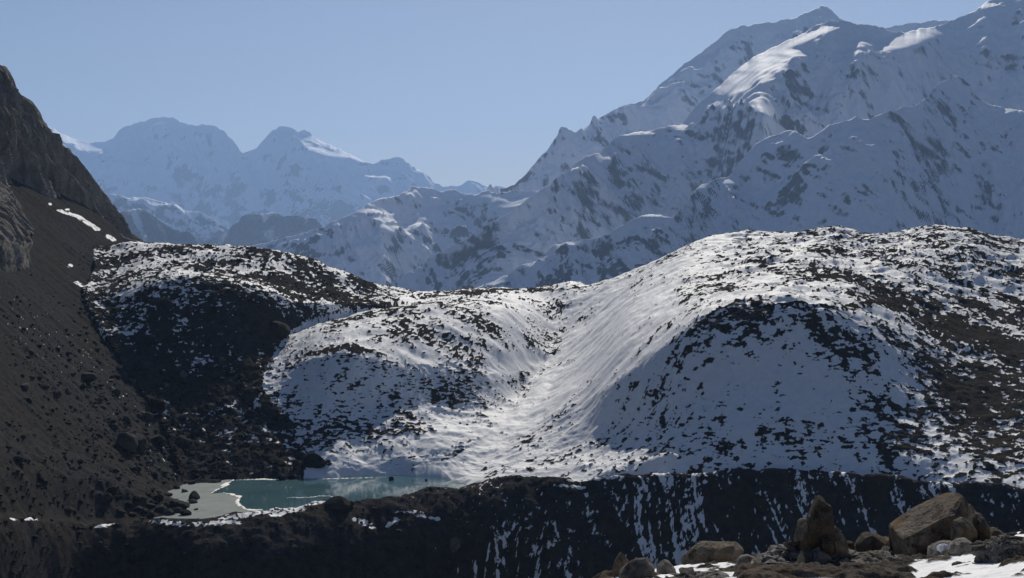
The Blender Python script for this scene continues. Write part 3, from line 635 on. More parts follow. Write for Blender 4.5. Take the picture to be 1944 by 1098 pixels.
covs = [(-100,1050,.0),(100,1050,.0),(300,1050,.02),(500,1050,.0),(700,1060,.02),(850,1000,.05),(900,960,.42),(880,945,.4),(935,930,.45),(950,980,.12),(1000,1040,.55),(1050,1050,.6),(1100,1000,.3),(980,1080,.55),(1100,1080,.5),(1060,960,.58),(1110,945,.4),(1080,930,.3),(1150,980,.32),(1200,960,.36),(1200,1060,.3),(1250,940,.42),(1280,1010,.3),(1330,950,.4),(1380,1010,.55),(1400,960,.38),(1420,1040,.62),(1450,1020,.62),(1480,1000,.5),(1320,1060,.4),(1500,940,.42),(1520,990,.3),(1560,960,.15),(1600,950,.08),(1650,980,.05),(1650,920,.2),(1750,950,.34),(1800,940,.36),(1880,960,.42),(1900,1000,.32),(1930,940,.36),(1700,1000,.05),(740,985,.14),(800,975,.14),(600,985,.05),(660,1000,.04),(300,1000,.1),(200,1020,.0)]
cs = paint(U, V, covs, 45)
st = fbm2((X+warp-crest_d*0.22)/1.7, D/24, 3, 71, 0.65); bl = fbm2(X/2.4, D/2.4, 4, 73, 0.7)
hol = -1.1*(g1-0.45)
snow_ = 0.45*above(0.55*st*right+0.6*bl+(0.6*hol)*(0.3+0.7*right)+0.35*fbm2(X/25, D/25, 2, 74), cs*0.27)-0.3*(1-smooth(820, 960, U))
snow_ = np.where(V < 0, snow_, snow_)
rim = strokes(U, V, [([(430,984),(500,972),(560,960),(600,953)],14,5),([(520,978),(570,966)],12,4),([(300,990),(345,996)],16,4),([(385,995),(440,992)],20,4),([(30,985),(60,986)],14,3),([(190,1000),(210,996)],10,3),([(680,985),(700,1002)],12,3),([(760,972),(790,972)],12,3),([(800,980),(830,986)],10,3),([(1060,922),(1105,926)],10,3),([(740,998),(755,985)],9,3),([(1085,912),(1180,906)],14,3)])
snow_ = np.maximum(snow_, np.where(rim > 0.12, rim*0.8+0.9*fbm2(X/1.8, D/1.8, 2, 75)-0.55, -1.0))
bare = 0.5-snow_
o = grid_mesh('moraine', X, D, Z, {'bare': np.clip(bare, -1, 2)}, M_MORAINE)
tag(o, 'dark gullied moraine wall with snow streaks running across below the lake', 'moraine', kind='structure')

# ------------------------------------------------------------------ lake
LZ = -100.0
def water_material():
    m, t, b = new_mat('lake_water')
    tc = N(t, 'ShaderNodeTexCoord').outputs['Object']
    n = noise(t, 0.05, 4, 0.6, tc)
    t.links.new(ramp(t, [(0.3, (0.050, 0.105, 0.122)), (0.7, (0.072, 0.138, 0.158))], n), b.inputs['Base Color'])
    b.inputs['Roughness'].default_value = 0.06; b.inputs['IOR'].default_value = 1.33
    bp = N(t, 'ShaderNodeBump'); bp.inputs['Strength'].default_value = 0.05; bp.inputs['Distance'].default_value = 0.3
    t.links.new(noise(t, 0.6, 3, 0.5, tc), bp.inputs['Height']); t.links.new(bp.outputs['Normal'], b.inputs['Normal'])
    return m
def ice_material(name, c0, c1, rough):
    m, t, b = new_mat(name)
    tc = N(t, 'ShaderNodeTexCoord').outputs['Object']
    n = noise(t, 0.12, 6, 0.65, tc, 0.8); n2 = noise(t, 1.2, 4, 0.7, tc)
    t.links.new(ramp(t, [(0.35, c0), (0.68, c1)], math_node(t, 'ADD', math_node(t, 'MULTIPLY', n, 0.7), math_node(t, 'MULTIPLY', n2, 0.3))), b.inputs['Base Color'])
    b.inputs['Roughness'].default_value = rough
    bp = N(t, 'ShaderNodeBump'); bp.inputs['Strength'].default_value = 0.3; bp.inputs['Distance'].default_value = 0.2
    t.links.new(n2, bp.inputs['Height']); t.links.new(bp.outputs['Normal'], b.inputs['Normal'])
    return m
M_WATER = water_material()
M_ICE = ice_material('grey_lake_ice', (0.060, 0.088, 0.092), (0.15, 0.185, 0.185), 0.85)
M_RIM = ice_material('white_ice_rim', (0.62, 0.62, 0.58), (0.85, 0.84, 0.80), 0.7)
def lake_pt(u, v):
    D = -LZ*FPX/(v-V0); return ((u-U0)/FPX*D, D)
def poly_sheet(name, pts, z0, z1, mat):
    """closed outline extruded from z0 up to z1"""
    bm = bmesh.new()
    top = [bm.verts.new((x, y, z1)) for x, y in pts]; bot = [bm.verts.new((x, y, z0)) for x, y in pts]
    f = bm.faces.new(top); n = len(pts)
    if f.normal.z == 0: f.normal_update()
    for i in range(n): bm.faces.new((top[i], bot[i], bot[(i+1) % n], top[(i+1) % n]))
    bmesh.ops.recalc_face_normals(bm, faces=bm.faces[:])
    bmesh.ops.triangulate(bm, faces=[f])
    me = bpy.data.meshes.new(name); bm.to_mesh(me); bm.free(); me.materials.append(mat)
    o = bpy.data.objects.new(name, me); COL.objects.link(o); return o
def ribbon(name, line, widths, z0, h, mat, jag, seed):
    """a raised uneven strip of ice along a line of plan points"""
    rr = random.Random(seed); P = []
    for (a, b) in zip(line[:-1], line[1:]):
        L = math.hypot(b[0]-a[0], b[1]-a[1]); k = max(2, int(L/0.6))
        P += [(a[0]+(b[0]-a[0])*i/k, a[1]+(b[1]-a[1])*i/k) for i in range(k)]
    P.append(line[-1]); P = np.array(P)
    s = np.linspace(0, 1, len(P))
    off = jag*fbm2(np.arange(len(P))/6.0, np.zeros(len(P)), 4, seed)
    P[:, 1] += off; P[:, 0] += 0.6*jag*fbm2(np.arange(len(P))/6.0, np.ones(len(P))*5, 4, seed+2)
    wd = np.interp(s, np.linspace(0, 1, len(widths)), widths)*(0.75+0.6*fbm2(np.arange(len(P))/4.0, np.ones(len(P))*9, 3, seed+4))
    wd = np.maximum(wd, 0.12)
    X = np.stack([P[:, 0]-wd*0.2, P[:, 0]-wd*0.1, P[:, 0]+wd*0.1, P[:, 0]+wd*0.2]); Y = np.stack([P[:, 1]-wd, P[:, 1]-wd*0.5, P[:, 1]+wd*0.5, P[:, 1]+wd])
    Z = np.stack([np.full(len(P), z0), z0+h*(0.6+0.4*np.sin(s*90)), z0+h*(0.6+0.4*np.cos(s*70)), np.full(len(P), z0)])
    return grid_mesh(name, X, Y, Z, None, mat)
lk = poly_sheet('lake', [lake_pt(u, v) for u, v in [(290,985),(420,988),(560,980),(700,970),(900,945),(930,920),(880,905),(800,896),(700,896),(560,900),(430,904),(350,905),(300,940)]], LZ-3, LZ, M_WATER)
tag(lk, 'small still turquoise meltwater lake behind the moraine', 'lake', kind='structure')
ice_edge = [(447,906),(438,913),(428,916),(432,921),(424,927),(404,932),(402,938),(422,936),(435,940),(452,941),(456,948),(447,953),(455,960),(462,966),(470,969),(500,969)]
ice_pts = [lake_pt(u, v) for u, v in ice_edge+[(520,980),(430,986),(292,984),(290,960),(300,935),(350,905),(420,905)]]
ice = poly_sheet('lake_ice', ice_pts, LZ-0.05, LZ+0.05, M_ICE)
tag(ice, 'sheet of grey lake ice covering the left end of the lake', 'lake ice', kind='structure')
rim = ribbon('ice_rim', [lake_pt(u, v) for u, v in [(444,912),(436,915),(428,918),(430,922),(424,926),(410,931),(403,937)]], [1.5,4.2,5.0,3.6,2.6,1.8,1.2], LZ+0.052, 0.2, M_RIM, 1.4, 3); rim.parent = ice
rim = ribbon('ice_rim', [lake_pt(u, v) for u, v in [(424,936),(436,938),(448,941),(456,944),(452,949),(450,954),(456,960),(463,966),(475,969),(498,969)]], [.8,1.3,2.1,2.3,2.2,1.9,1.6,1.4,1.2,.8], LZ+0.052, 0.2, M_RIM, 1.0, 5); rim.parent = ice
fl = ribbon('ice_floe', [lake_pt(u, v) for u, v in [(545,946),(560,944.5),(585,945),(606,942),(625,942),(634,945)]], [.25,.45,.35,.5,.4,.2], LZ+0.02, 0.12, M_RIM, 0.9, 7)
tag(fl, 'thin white streak of drifting ice across the middle of the lake', 'ice floe')
fl = ribbon('ice_floe', [lake_pt(u, v) for u, v in [(592,954),(600,953.5),(607,954.5)]], [.2,.4,.2], LZ+0.02, 0.12, M_RIM, 0.3, 8)
tag(fl, 'short white ice sliver near the moraine shore of the lake', 'ice floe')
fl = ribbon('ice_floe', [lake_pt(u, v) for u, v in [(448,912.5),(470,911),(500,910),(530,911.5)]], [.5,1.0,1.2,.5], LZ+0.02, 0.25, M_RIM, 0.5, 9)
tag(fl, 'white ice fringe along the dark far shore, left of shoreline boulders', 'ice floe')
fl = ribbon('ice_floe', [lake_pt(u, v) for u, v in [(590,910.5),(640,909),(690,908),(720,906.5)]], [.4,.6,.5,.3], LZ+0.02, 0.2, M_RIM, 0.4, 10)
tag(fl, 'thin white ice fringe along the snowy far shore of the lake', 'ice floe')

# ------------------------------------------------------------------ boulders and rocks
def ico(sub):
    bm = bmesh.new(); bmesh.ops.create_icosphere(bm, subdivisions=sub, radius=1.0)
    bm.verts.ensure_lookup_table()
    v = np.array([x.co[:] for x in bm.verts]); f = [[q.index for q in p.verts] for p in bm.faces]
    bm.free(); return v, f
ICO = {k: ico(k) for k in (2, 3, 4, 5, 6)}
def rock_verts(sub, seed, cuts=9, cutmin=0.55, rough=0.12, fine=0.03):
    v = ICO[sub][0].copy(); r = np.random.default_rng(seed)
    d = 1+rough*2*fbm3(v[:, 0]*1.1, v[:, 1]*1.1, v[:, 2]*1.1, 2, seed % 50)
    v = v*d[:, None]
    for _ in range(cuts):
        n = r.normal(size=3); n /= np.linalg.norm(n); o = r.uniform(cutmin, 0.95)
        e = v@n-o; v = v-np.maximum(e, 0)[:, None]*n[None]*0.92
    if fine: v = v*(1+fine*fbm3(v[:, 0]*5, v[:, 1]*5, v[:, 2]*5, 3, seed % 40+3))[:, None]
    return v
def mesh_from(name, v, f, mat, smoothed=False):
    me = bpy.data.meshes.new(name); me.from_pydata(v.tolist(), [], f); me.update()
    if smoothed: me.polygons.foreach_set('use_smooth', np.ones(len(me.polygons), bool))
    me.materials.append(mat); return me
ROCKM = [mesh_from('boulder', rock_verts(3, 40+i), ICO[3][1], M_BOULDER) for i in range(7)]
ROCKP = [mesh_from('boulder', rock_verts(3, 60+i), ICO[3][1], M_PALEB) for i in range(3)]

# drop points onto terrain: cast the pixel's ray on the finished meshes
bpy.context.view_layer.update()
DG = bpy.context.evaluated_depsgraph_get()
def drop(u, v):
    d = Vector(((u-U0)/FPX, 1.0, (V0-v)/FPX)).normalized()
    ok, loc, nor, idx, ob, mx = SC.ray_cast(DG, Vector((0, 0, 0)), d)
    return (loc, nor, ob) if ok else (None, None, None)
rr = random.Random(5)
def boulder(u, v, wpx, label, hk=0.75, pale=False, group=None, mesh=None, depth=0.9, rot=None, sink=0.25, dk=0):
    """u, v = where its foot centre stands in the view; wpx = its width there"""
    loc, nor, ob = drop(u, v)
    if loc is None: return None
    s = wpx/FPX*loc.y/2*1.12
    me = mesh or rr.choice(ROCKP if pale else ROCKM)
    o = bpy.data.objects.new('boulder', me); COL.objects.link(o)
    o.scale = (s, s*depth, s*hk); o.rotation_euler = (rr.uniform(-.2, .2), rr.uniform(-.25, .25), rr.uniform(0, 6.28) if rot is None else rot)
    o.location = loc+Vector((0, s*depth*0.25, s*hk*(1-sink*2)*0.8))
    tag(o, label, 'boulder', group)
    return o
special = [
 (311,588,38,.85,0,'large dark boulder alone on the snow-dusted front of the left hill'),
 (527,632,46,.55,0,'ochre brown boulder below the snow strip on the dark left hill'),
 (238,852,40,1.0,0,'tall dark boulder at the scree edge, left of a pair'),
 (262,852,34,1.1,0,'upright dark boulder touching the tall one at the scree edge'),
 (298,845,30,.9,0,'rounded dark boulder right of the upright pair by the scree'),
 (343,850,34,.8,0,'broad dark boulder farthest right in the row by the scree'),
 (297,778,36,.75,0,'ochre boulder beneath snow specks in the dark rubble above the lake'),
 (165,722,36,.5,0,'wide low boulder in the rubble halfway up the scree'),
 (276,700,34,.6,0,'flat dark boulder at the top of the left rubble field'),
 (347,716,14,1.1,1,'pale upright stone in the dark rubble below the left hill'),
 (47,738,16,1.0,1,'pale stone high on the scree near the left edge'),
 (108,752,18,.9,1,'pale pitted boulder in the rubble band of the scree'),
 (130,746,13,.9,1,'small pale stone right of the pitted boulder on the scree'),
 (200,950,22,.85,0,'dark rounded boulder sitting alone low on the scree'),
 (130,972,20,.6,0,'flat dark boulder near the bottom edge of the scree'),
 (598,884,40,.8,0,'big dark boulder on the snowy shore at the foot of the knoll'),
 (623,879,9,.8,0,'small dark stone right of the big boulder on the snowy shore'),
 (535,911,16,.9,0,'dark boulder standing at the waterline of the far shore'),
 (555,908,16,.6,0,'low dark boulder right of the waterline boulder on the far shore'),
 (743,912,11,.8,0,'lone dark rock poking out of the open lake water'),
 (809,913,6,.6,0,'tiny rock in the water near the right end of the lake'),
 (368,948,22,.95,0,'pointed dark rock frozen into the grey lake ice'),
 (366,955,18,.45,0,'flat dark rock in the ice in front of the pointed one'),
 (347,964,20,.55,0,'low triangular rock at the left rim of the ice'),
 (364,919,14,.6,0,'dark boulder at the far left corner of the lake'),
 (640,966,44,.7,0,'large brown boulder on the moraine crest in front of the lake'),
 (662,963,20,.75,0,'smaller brown boulder right beside the large one on the moraine crest'),
 (863,1040,22,1.2,1,'yellowish boulder stuck in the dark moraine face'),
 (266,1062,40,.6,0,'broad low boulder in the dark moraine face at lower left'),
 (560,880,12,.7,0,'dark stone left of the big shore boulder, at the snow edge'),
]
pyr = rock_verts(3, 77, 4, 0.4); 
for u, v, wp, hk, pale, lab in special:
    boulder(u, v, wp, lab, hk, bool(pale))
# alike boulders: each is told apart by the landmark it lies next to
LMK = [(311,575,'large lone boulder on the left hill'),(527,622,'ochre boulder on the left hill'),(250,835,'upright boulder pair at the scree edge'),(298,835,'rounded boulder right of the upright pair'),(343,840,'broad boulder by the scree'),(297,768,'ochre boulder in the rubble'),
 (165,715,'wide low boulder halfway up the scree'),(276,692,'flat boulder topping the rubble'),(347,708,'pale upright stone'),(47,730,'pale stone near the left edge'),(112,745,'pale pitted boulder on the scree'),(200,940,'lone rounded boulder low on the scree'),(130,966,'flat boulder at the scree bottom'),
 (598,870,'big boulder on the snowy shore'),(368,940,'pointed rock in the ice'),(364,915,'boulder at the far left lake corner'),(347,960,'low triangular rock in the ice'),(450,540,'snow crest of the left hill'),(450,905,'far lake shore'),(420,690,'middle of the dark hill front'),(470,790,'dark slope left of the knoll'),(0,860,'left picture edge'),(310,972,'left end of the moraine crest')]
DIRS = ['right of', 'up and right of', 'straight above', 'up and left of', 'left of', 'down and left of', 'straight below', 'down and right of']
used = set()
def told_apart(u, v, wpx, kind):
    for lu, lv, nm in sorted(LMK, key=lambda q: (q[0]-u)**2+(q[1]-v)**2):
        a = int(round(math.atan2(-(v-lv), u-lu)/(math.pi/4))) % 8
        for adj in ('', 'farther ', 'farthest '):
            lab = ('small ' if wpx < 11 else 'mid-sized ')+kind+' boulder '+adj+DIRS[a]+' the '+nm
            if lab not in used and len(lab.split()) <= 16:
                used.add(lab); return lab
def lay(u, v, wpx, hk, pale, grp):
    return boulder(u, v, wpx, told_apart(u, v, wpx, 'pale' if pale else 'dark'), hk, pale, grp)
for (u, v, wp) in [(266,948,18),(282,940,14),(300,952,24),(318,942,18),(330,958,18),(285,962,20),(306,968,20),(262,966,16),(334,972,20),(318,978,18),(352,978,20),(286,978,16),(245,958,14),(350,934,14),(372,968,9),(335,928,13),(300,936,12),(230,975,16),(250,980,20),(275,972,14)]:
    lay(u, v, wp, rr.uniform(.4, .75), rr.random() < 0.2, 'boulders piled at the left end of the lake')
cnt = 0; tries = 0
while cnt < 105 and tries < 3000:
    tries += 1
    t = rr.random()
    if t < 0.5: u = rr.uniform(180, 540); v = rr.uniform(600, 890); g_ = 'boulders in the rubble below the left hill'
    elif t < 0.8:
        a = rr.random(); u = -10+a*330+rr.gauss(0, 40); v = 600+a*290+rr.gauss(0, 28); g_ = 'boulders in the rubble band on the scree'
    else:
        a = rr.random(); u = 20+a*280+rr.gauss(0, 25); v = 850+a*110+rr.gauss(0, 22); g_ = 'small boulders low on the scree'
    if not (6 < u < 560 and 560 < v < 985): continue
    loc, nor, ob = drop(u, v)
    if ob is None or ob.name not in ('scree_slope', 'hill.002'): continue
    lay(u, v, min(24, 7+rr.expovariate(1/4.0)), rr.uniform(.5, .9), rr.random() < 0.22, g_)
    cnt += 1
# uncountable small rubble
def rubble(name, label, pts, mat, sizes, seed):
    base = [rock_verts(2, 200+i, 6, 0.5, 0.15, 0) for i in range(6)]; F = np.array(ICO[2][1])
    if True:   # low-poly stones
        bm = bmesh.new(); bmesh.ops.create_icosphere(bm, subdivisions=1, radius=1.0); bm.verts.ensure_lookup_table()
        bv = np.array([x.co[:] for x in bm.verts]); F = np.array([[q.index for q in p.verts] for p in bm.faces]); bm.free()
    r = np.random.default_rng(seed); VV, FF = [], []; n0 = 0
    for p, s in zip(pts, sizes):
        q = bv*(0.75+0.5*r.random(len(bv)))[:, None]*np.array([s*r.uniform(.7, 1.3), s*r.uniform(.7, 1.3), s*r.uniform(.45, .85)])
        a = r.uniform(0, 6.28); ca, sa = math.cos(a), math.sin(a)
        q = np.stack([q[:, 0]*ca-q[:, 1]*sa, q[:, 0]*sa+q[:, 1]*ca, q[:, 2]], -1)+np.array(p)[None]
        VV.append(q); FF.append(F+n0); n0 += len(bv)
    me = mesh_from(name, np.vstack(VV), np.vstack(FF).tolist(), mat)
    o = bpy.data.objects.new(name, me); COL.objects.link(o)
    return tag(o, label, 'rubble', kind='stuff')
pts, sz = [], []
tries = 0
while len(pts) < 5200 and tries < 30000:
    tries += 1
    if rr.random() < 0.6: u = rr.uniform(150, 760); v = rr.uniform(465, 905)
    else:
        a = rr.random(); u = -10+a*350+rr.gauss(0, 55); v = 590+a*300+rr.gauss(0, 60)
    if rr.random() < 0.15: u = rr.uniform(0, 340); v = rr.uniform(800, 985)
    loc, nor, ob = drop(u, v)
    if ob is None: continue
    nm = ob.name
    if nm not in ('scree_slope', 'hill.002') or (nm == 'scree_slope' and rr.random() < 0.7): continue
    s = min(1.3, 0.22+rr.expovariate(1/0.28)); pts.append(tuple(loc+Vector((0, 0, s*0.2)))); sz.append(s)
rubble('rubble', 'loose small stones littering the dark left hill and scree', pts, M_BOULDER, sz, 3)
pts, sz = [], []
tries = 0
while len(pts) < 1800 and tries < 9000:
    tries += 1
    u = rr.uniform(0, 1150); v = rr.uniform(900, 1097)
    loc, nor, ob = drop(u, v)
    if ob is None or ob.name != 'moraine': continue
    s = min(1.1, 0.18+rr.expovariate(1/0.22)); pts.append(tuple(loc+Vector((0, 0, s*0.15)))); sz.append(s)
rubble('rubble', 'loose stones sticking out of the dark moraine wall', pts, M_BOULDER, sz, 4)
pts, sz = [], []
tries = 0
while len(pts) < 520 and tries < 9000:
    tries += 1
    u = rr.uniform(1330, 1944); v = rr.uniform(434, 640)
    if rr.random() < 0.5: u = rr.uniform(1550, 1944); v = rr.uniform(434, 560)
    loc, nor, ob = drop(u, v)
    if ob is None or ob.name != 'hill': continue
    s = min(1.2, 0.15+rr.expovariate(1/0.25)); pts.append(tuple(loc+Vector((0, 0, s*0.2)))); sz.append(s)
rubble('rubble', 'loose stones strewn over the top of the right hill', pts, M_BOULDER, sz, 6)

# ------------------------------------------------------------------ foreground ledge
xs = np.concatenate([np.linspace(-30, 0.3, 50), np.arange(0.32, 7.6, 0.017), np.linspace(7.65, 40, 50)])
ys = np.concatenate([np.linspace(-6, 6.4, 60), np.arange(6.42, 16.6, 0.021), np.linspace(16.65, 21.9, 60), 22+np.linspace(0, 1, 40)[1:]**1.6*268])
X, Y = np.meshgrid(xs, ys)
# foot line of the visible ledge: heights read off the view rays at 8, 12 and 16 m
def ledge_z(X, Y):
    u = U0+FPX*X/np.maximum(Y, 3.0)
    near = -1.68-0.02*Y
    z = np.where(Y < 7, near, 0)
    vq = np.interp(u, [900, 1080, 1150, 1290, 1400, 1500, 1620, 1720, 1850, 1944, 2100], [1190, 1125, 1093, 1072, 1062, 1060, 1054, 1056, 1034, 1012, 985])   # row of the edge at 15 m
    ze = (V0-vq)/FPX*15.0
    z7 = -1.75-0.22*np.clip(1.2-X, 0, 8)
    t = (Y-7)/8.0
    zl = z7*(1-t)+ze*t
    z = np.where(Y < 7, -1.68-(0.07/7)*Y-0.22*np.clip(1.2-X, 0, 8)*smooth(0, 7, Y), zl)
    edge = 15.2+0.8*perlin2(X/2.1, X*0, 3)
    over = np.maximum(Y-edge, 0)
    z15 = z7*(1-(edge-7)/8)+ze*((edge-7)/8)
    z = np.where(over > 0, z15-over*0.85-0.4*smooth(0, 1.5, over), z)
    return np.maximum(z, -240)
Z = ledge_z(X, Y)
nz = 0.05*fbm2(X/1.3, Y/1.3, 4, 3)+0.015*fbm2(X/0.25, Y/0.25, 3, 6)
U = U0+FPX*X/np.maximum(Y, 3.0)
far_ = smooth(16, 30, Y)
Z = Z+nz*(1+far_*20)
V = V0-FPX*Z/np.maximum(Y, 3.0)
cv = paint(U, V, [(1120,1098,.5),(1180,1096,.1),(1250,1092,.2),(1330,1083,.02),(1380,1075,.02),(1290,1085,.02),(1350,1092,.2),(1310,1076,.02),(1230,1085,.05),(1420,1085,.8),(1500,1070,.9),(1600,1060,.75),(1650,1052,.15),(1640,1062,.6),(1690,1070,.8),(1720,1090,.55),(1750,1085,.1),(1800,1080,.02),(1850,1090,.03),(1900,1085,.03),(1930,1060,.1),(1780,1060,.35),(1860,1045,.2),(1900,1040,.75),(1930,1015,.02),(1880,1025,.6),(1850,1028,.4)], 26)
bare = 0.5+0.5*above(fbm2(X/0.5, Y/0.5, 4, 9, 0.6), cv)+far_*0.6
near_ = smooth(3, 7, Y)*(1-far_)
Z = Z+near_*(0.045*smooth(0.35, 1.1, bare)*(0.6+0.9*ridged2(X/0.22, Y/0.22, 4, 12, 0.6))+0.004*fbm2(X/0.06, Y/0.06, 3, 14))
o = grid_mesh('ledge', X, Y, Z, {'bare': np.clip(bare, -1, 2)}, M_LEDGE)
tag(o, 'snow-patched rocky ledge in the near right corner', 'ledge', kind='structure')
LEDGE = o

def outline_rock(name, label, poly, D, thick, mat, seed, cuts=(), sub=5, rough=0.05, fine=0.03, finef=9.0, p=2.6, group=None, cat='boulder', parent=None, chips=16, aniso=(1, 1, 1)):
    """a rock whose outline seen from the front is poly (view pixels) at distance D, thick metres deep"""
    P = np.array(poly, float); k = D/FPX
    c = np.array([(P[:, 0].min()+P[:, 0].max())/2, (P[:, 1].min()*0.45+P[:, 1].max()*0.55)])
    px = (P[:, 0]-c[0])*k; pz = -(P[:, 1]-c[1])*k
    n = ICO[sub][0]
    th = np.arctan2(n[:, 2], n[:, 0])
    # radius of the outline polygon in direction th
    dx, dz = np.cos(th), np.sin(th); R = np.full(th.shape, 1e-3)
    m = len(px)
    for i in range(m):
        ax, az, bx, bz = px[i], pz[i], px[(i+1) % m], pz[(i+1) % m]
        ex, ez = bx-ax, bz-az
        den = dx*ez-dz*ex
        with np.errstate(divide='ignore', invalid='ignore'):
            t = (ax*ez-az*ex)/den; s = (ax*dz-az*dx)/den
        okk = (t > 0) & (s >= -1e-6) & (s <= 1+1e-6) & np.isfinite(t)
        R = np.where(okk, np.maximum(R, t), R)
    ny = np.clip(n[:, 1], -1, 1)
    rad = (1-np.abs(ny)**p)**(1/p)
    v = np.stack([R*rad*dx, ny*thick/2, R*rad*dz], -1)
    sz_ = np.sqrt(np.mean(R**2))
    q = v/sz_*np.array(aniso)[None]
    d = rough*fbm3(q[:, 0]*1.6, q[:, 1]*1.6, q[:, 2]*1.6, 2, seed)+fine*fbm3(q[:, 0]*finef, q[:, 1]*finef, q[:, 2]*finef, 4, seed+5, 0.6)
    lay_ = perlin3(q[:, 0]*1.2+0.3*q[:, 2], q[:, 1]*1.2, q[:, 2]*7.0-2.0*q[:, 0], seed+2)
    crk = smooth(0.86, 1.0, 1-2.2*np.abs(perlin3(q[:, 0]*2.3, q[:, 1]*2.3, q[:, 2]*1.7, seed+3)))
    d = d+fine*0.55*lay_-fine*1.1*crk
    nn = n.copy()
    v = v+nn*(d*sz_)[:, None]
    for (nx, ny_, nz_, off) in cuts:
        nv = np.array([nx, ny_, nz_], float); nv /= np.linalg.norm(nv)
        e = v@nv-off*sz_; v = v-np.maximum(e, 0)[:, None]*nv[None]*0.94
    rg = np.random.default_rng(seed+900)
    for _ in range(chips):
        nv = rg.normal(size=3)*np.array([1, 1, 0.8]); nv /= np.linalg.norm(nv)
        off = np.max(v@nv)*rg.uniform(0.80, 0.96)
        e = v@nv-off; v = v-np.maximum(e, 0)[:, None]*nv[None]*0.9
    if True: v = v+n*(0.5*fine*sz_*fbm3(q[:, 0]*finef*1.3, q[:, 1]*finef*1.3, q[:, 2]*finef*1.3, 3, seed+9, 0.65))[:, None]
    me = mesh_from(name, v, ICO[sub][1], mat, False)
    o = bpy.data.objects.new(name, me); COL.objects.link(o)
    ctr = np.array([(c[0]-U0)*k, D, (V0-c[1])*k])
    if parent is None:
        o.location = ctr; tag(o, label, cat, group)
    else:
        o.parent = parent; o.location = ctr-np.array(parent.location)
        if label: o['label'] = label
    return o
# rocks, left to right
outline_rock('boulder', 'small pointed brown rock leftmost on the near ledge', [(1160,1100),(1164,1075),(1172,1052),(1180,1045),(1188,1056),(1197,1075),(1204,1102)], 13.2, 0.20, M_NEAR, 11, sub=4)
outline_rock('boulder', 'rounded grey rock with pitted top right of the pointed rock', [(1174,1104),(1176,1088),(1190,1072),(1208,1063),(1228,1061),(1240,1068),(1246,1078),(1240,1095),(1225,1104)], 11.5, 0.32, M_NEARD, 12, cuts=[(-.3,-.5,.8,.55)], sub=5, fine=0.05)
outline_rock('boulder', 'small rounded rock next to the snow strip on the near ledge', [(1246,1090),(1248,1072),(1258,1062),(1270,1066),(1282,1080),(1284,1088),(1265,1092)], 12.2, 0.2, M_NEARD, 13, sub=4, fine=0.05)
outline_rock('boulder', 'long low brown boulder behind the snow strip', [(1288,1078),(1296,1055),(1312,1038),(1330,1030),(1370,1031),(1400,1031),(1414,1042),(1416,1054),(1408,1068),(1370,1068),(1330,1072)], 14.8, 0.5, M_NEAR, 14, sub=5)
outline_rock('boulder', 'squat grey block left of the layered outcrop', [(1396,1098),(1398,1070),(1404,1056),(1420,1054),(1436,1060),(1442,1080),(1440,1100)], 12.6, 0.3, M_NEARD, 15, cuts=[(0,-1,.1,.5)], sub=4)
ob_ = outline_rock('rock_outcrop', 'layered dark outcrop under the standing rock', [(1398,1110),(1420,1082),(1450,1058),(1490,1045),(1520,1040),(1560,1042),(1600,1046),(1640,1056),(1680,1072),(1715,1088),(1745,1108),(1745,1180),(1398,1180)], 12.0, 1.5, M_NEARD, 16, sub=6, rough=0.10, fine=0.10, finef=5.0, p=2.0, cat='outcrop', aniso=(0.8, 0.8, 2.2))
def plates(root, n, seed, size=(0.05, 0.16), zmin=-0.1):
    """broken flat slabs lying on an outcrop, each a part of it"""
    r = random.Random(seed)
    shapes = [mesh_from('slab', rock_verts(3, 300+i, 14, 0.35, 0.15, 0.05)*np.array([1, 0.75, 0.22]), ICO[3][1], M_NEARD) for i in range(6)]
    mv = [v.co.copy() for v in root.data.vertices if v.co.y < 0.2 and v.co.z > zmin]
    for i in range(n):
        c = r.choice(mv); o = bpy.data.objects.new('slab', r.choice(shapes)); COL.objects.link(o)
        o.parent = root; o.location = c+Vector((0, 0, 0.005)); k = r.uniform(*size); o.scale = (k, k, k*r.uniform(.7, 1.4))
        o.rotation_euler = (r.gauss(0.25, 0.22), r.gauss(-0.2, 0.25), r.uniform(0, 6.28))
plates(ob_, 70, 5)
st = outline_rock('standing_rock', 'upright pinnacle of brown rock with small snow caps', [(1526,1066),(1528,1030),(1531,1000),(1536,980),(1542,966),(1547,954),(1551,945),(1557,941),(1563,945),(1567,955),(1577,960),(1580,985),(1583,1005),(1583,1035),(1586,1066)], 11.92, 0.44, M_NEAR, 17, cuts=[(.2,-1,.1,.55)], sub=5, rough=0.04, chips=5, cat='rock')
outline_rock('buttress', '', [(1512,1068),(1511,1020),(1517,990),(1528,980),(1542,990),(1548,1020),(1546,1068)], 12.0, 0.34, M_NEAR, 18, sub=5, chips=7, parent=st)
outline_rock('leaning_slab', '', [(1572,1072),(1568,1030),(1574,1006),(1586,999),(1598,1012),(1608,1030),(1610,1048),(1604,1068)], 11.93, 0.34, M_NEAR, 19, cuts=[(.5,-.8,.2,.5)], sub=5, chips=7, parent=st)
outline_rock('wedge_stone', '', [(1556,1052),(1560,1026),(1570,1012),(1580,1020),(1582,1046),(1574,1062)], 11.78, 0.16, M_NEAR, 20, sub=4, parent=st)
outline_rock('base_stone', '', [(1522,1072),(1536,1052),(1552,1042),(1572,1050),(1580,1064),(1570,1076)], 11.75, 0.3, M_NEARD, 21, sub=4, parent=st)
M_CAP = ice_material('snow_cap', (0.80, 0.81, 0.83), (0.86, 0.86, 0.87), 0.7)
outline_rock('snow_cap', '', [(1563,967),(1564,962),(1572,960),(1576,965),(1574,969)], 11.98, 0.12, M_CAP, 22, sub=3, fine=0.02, parent=st)
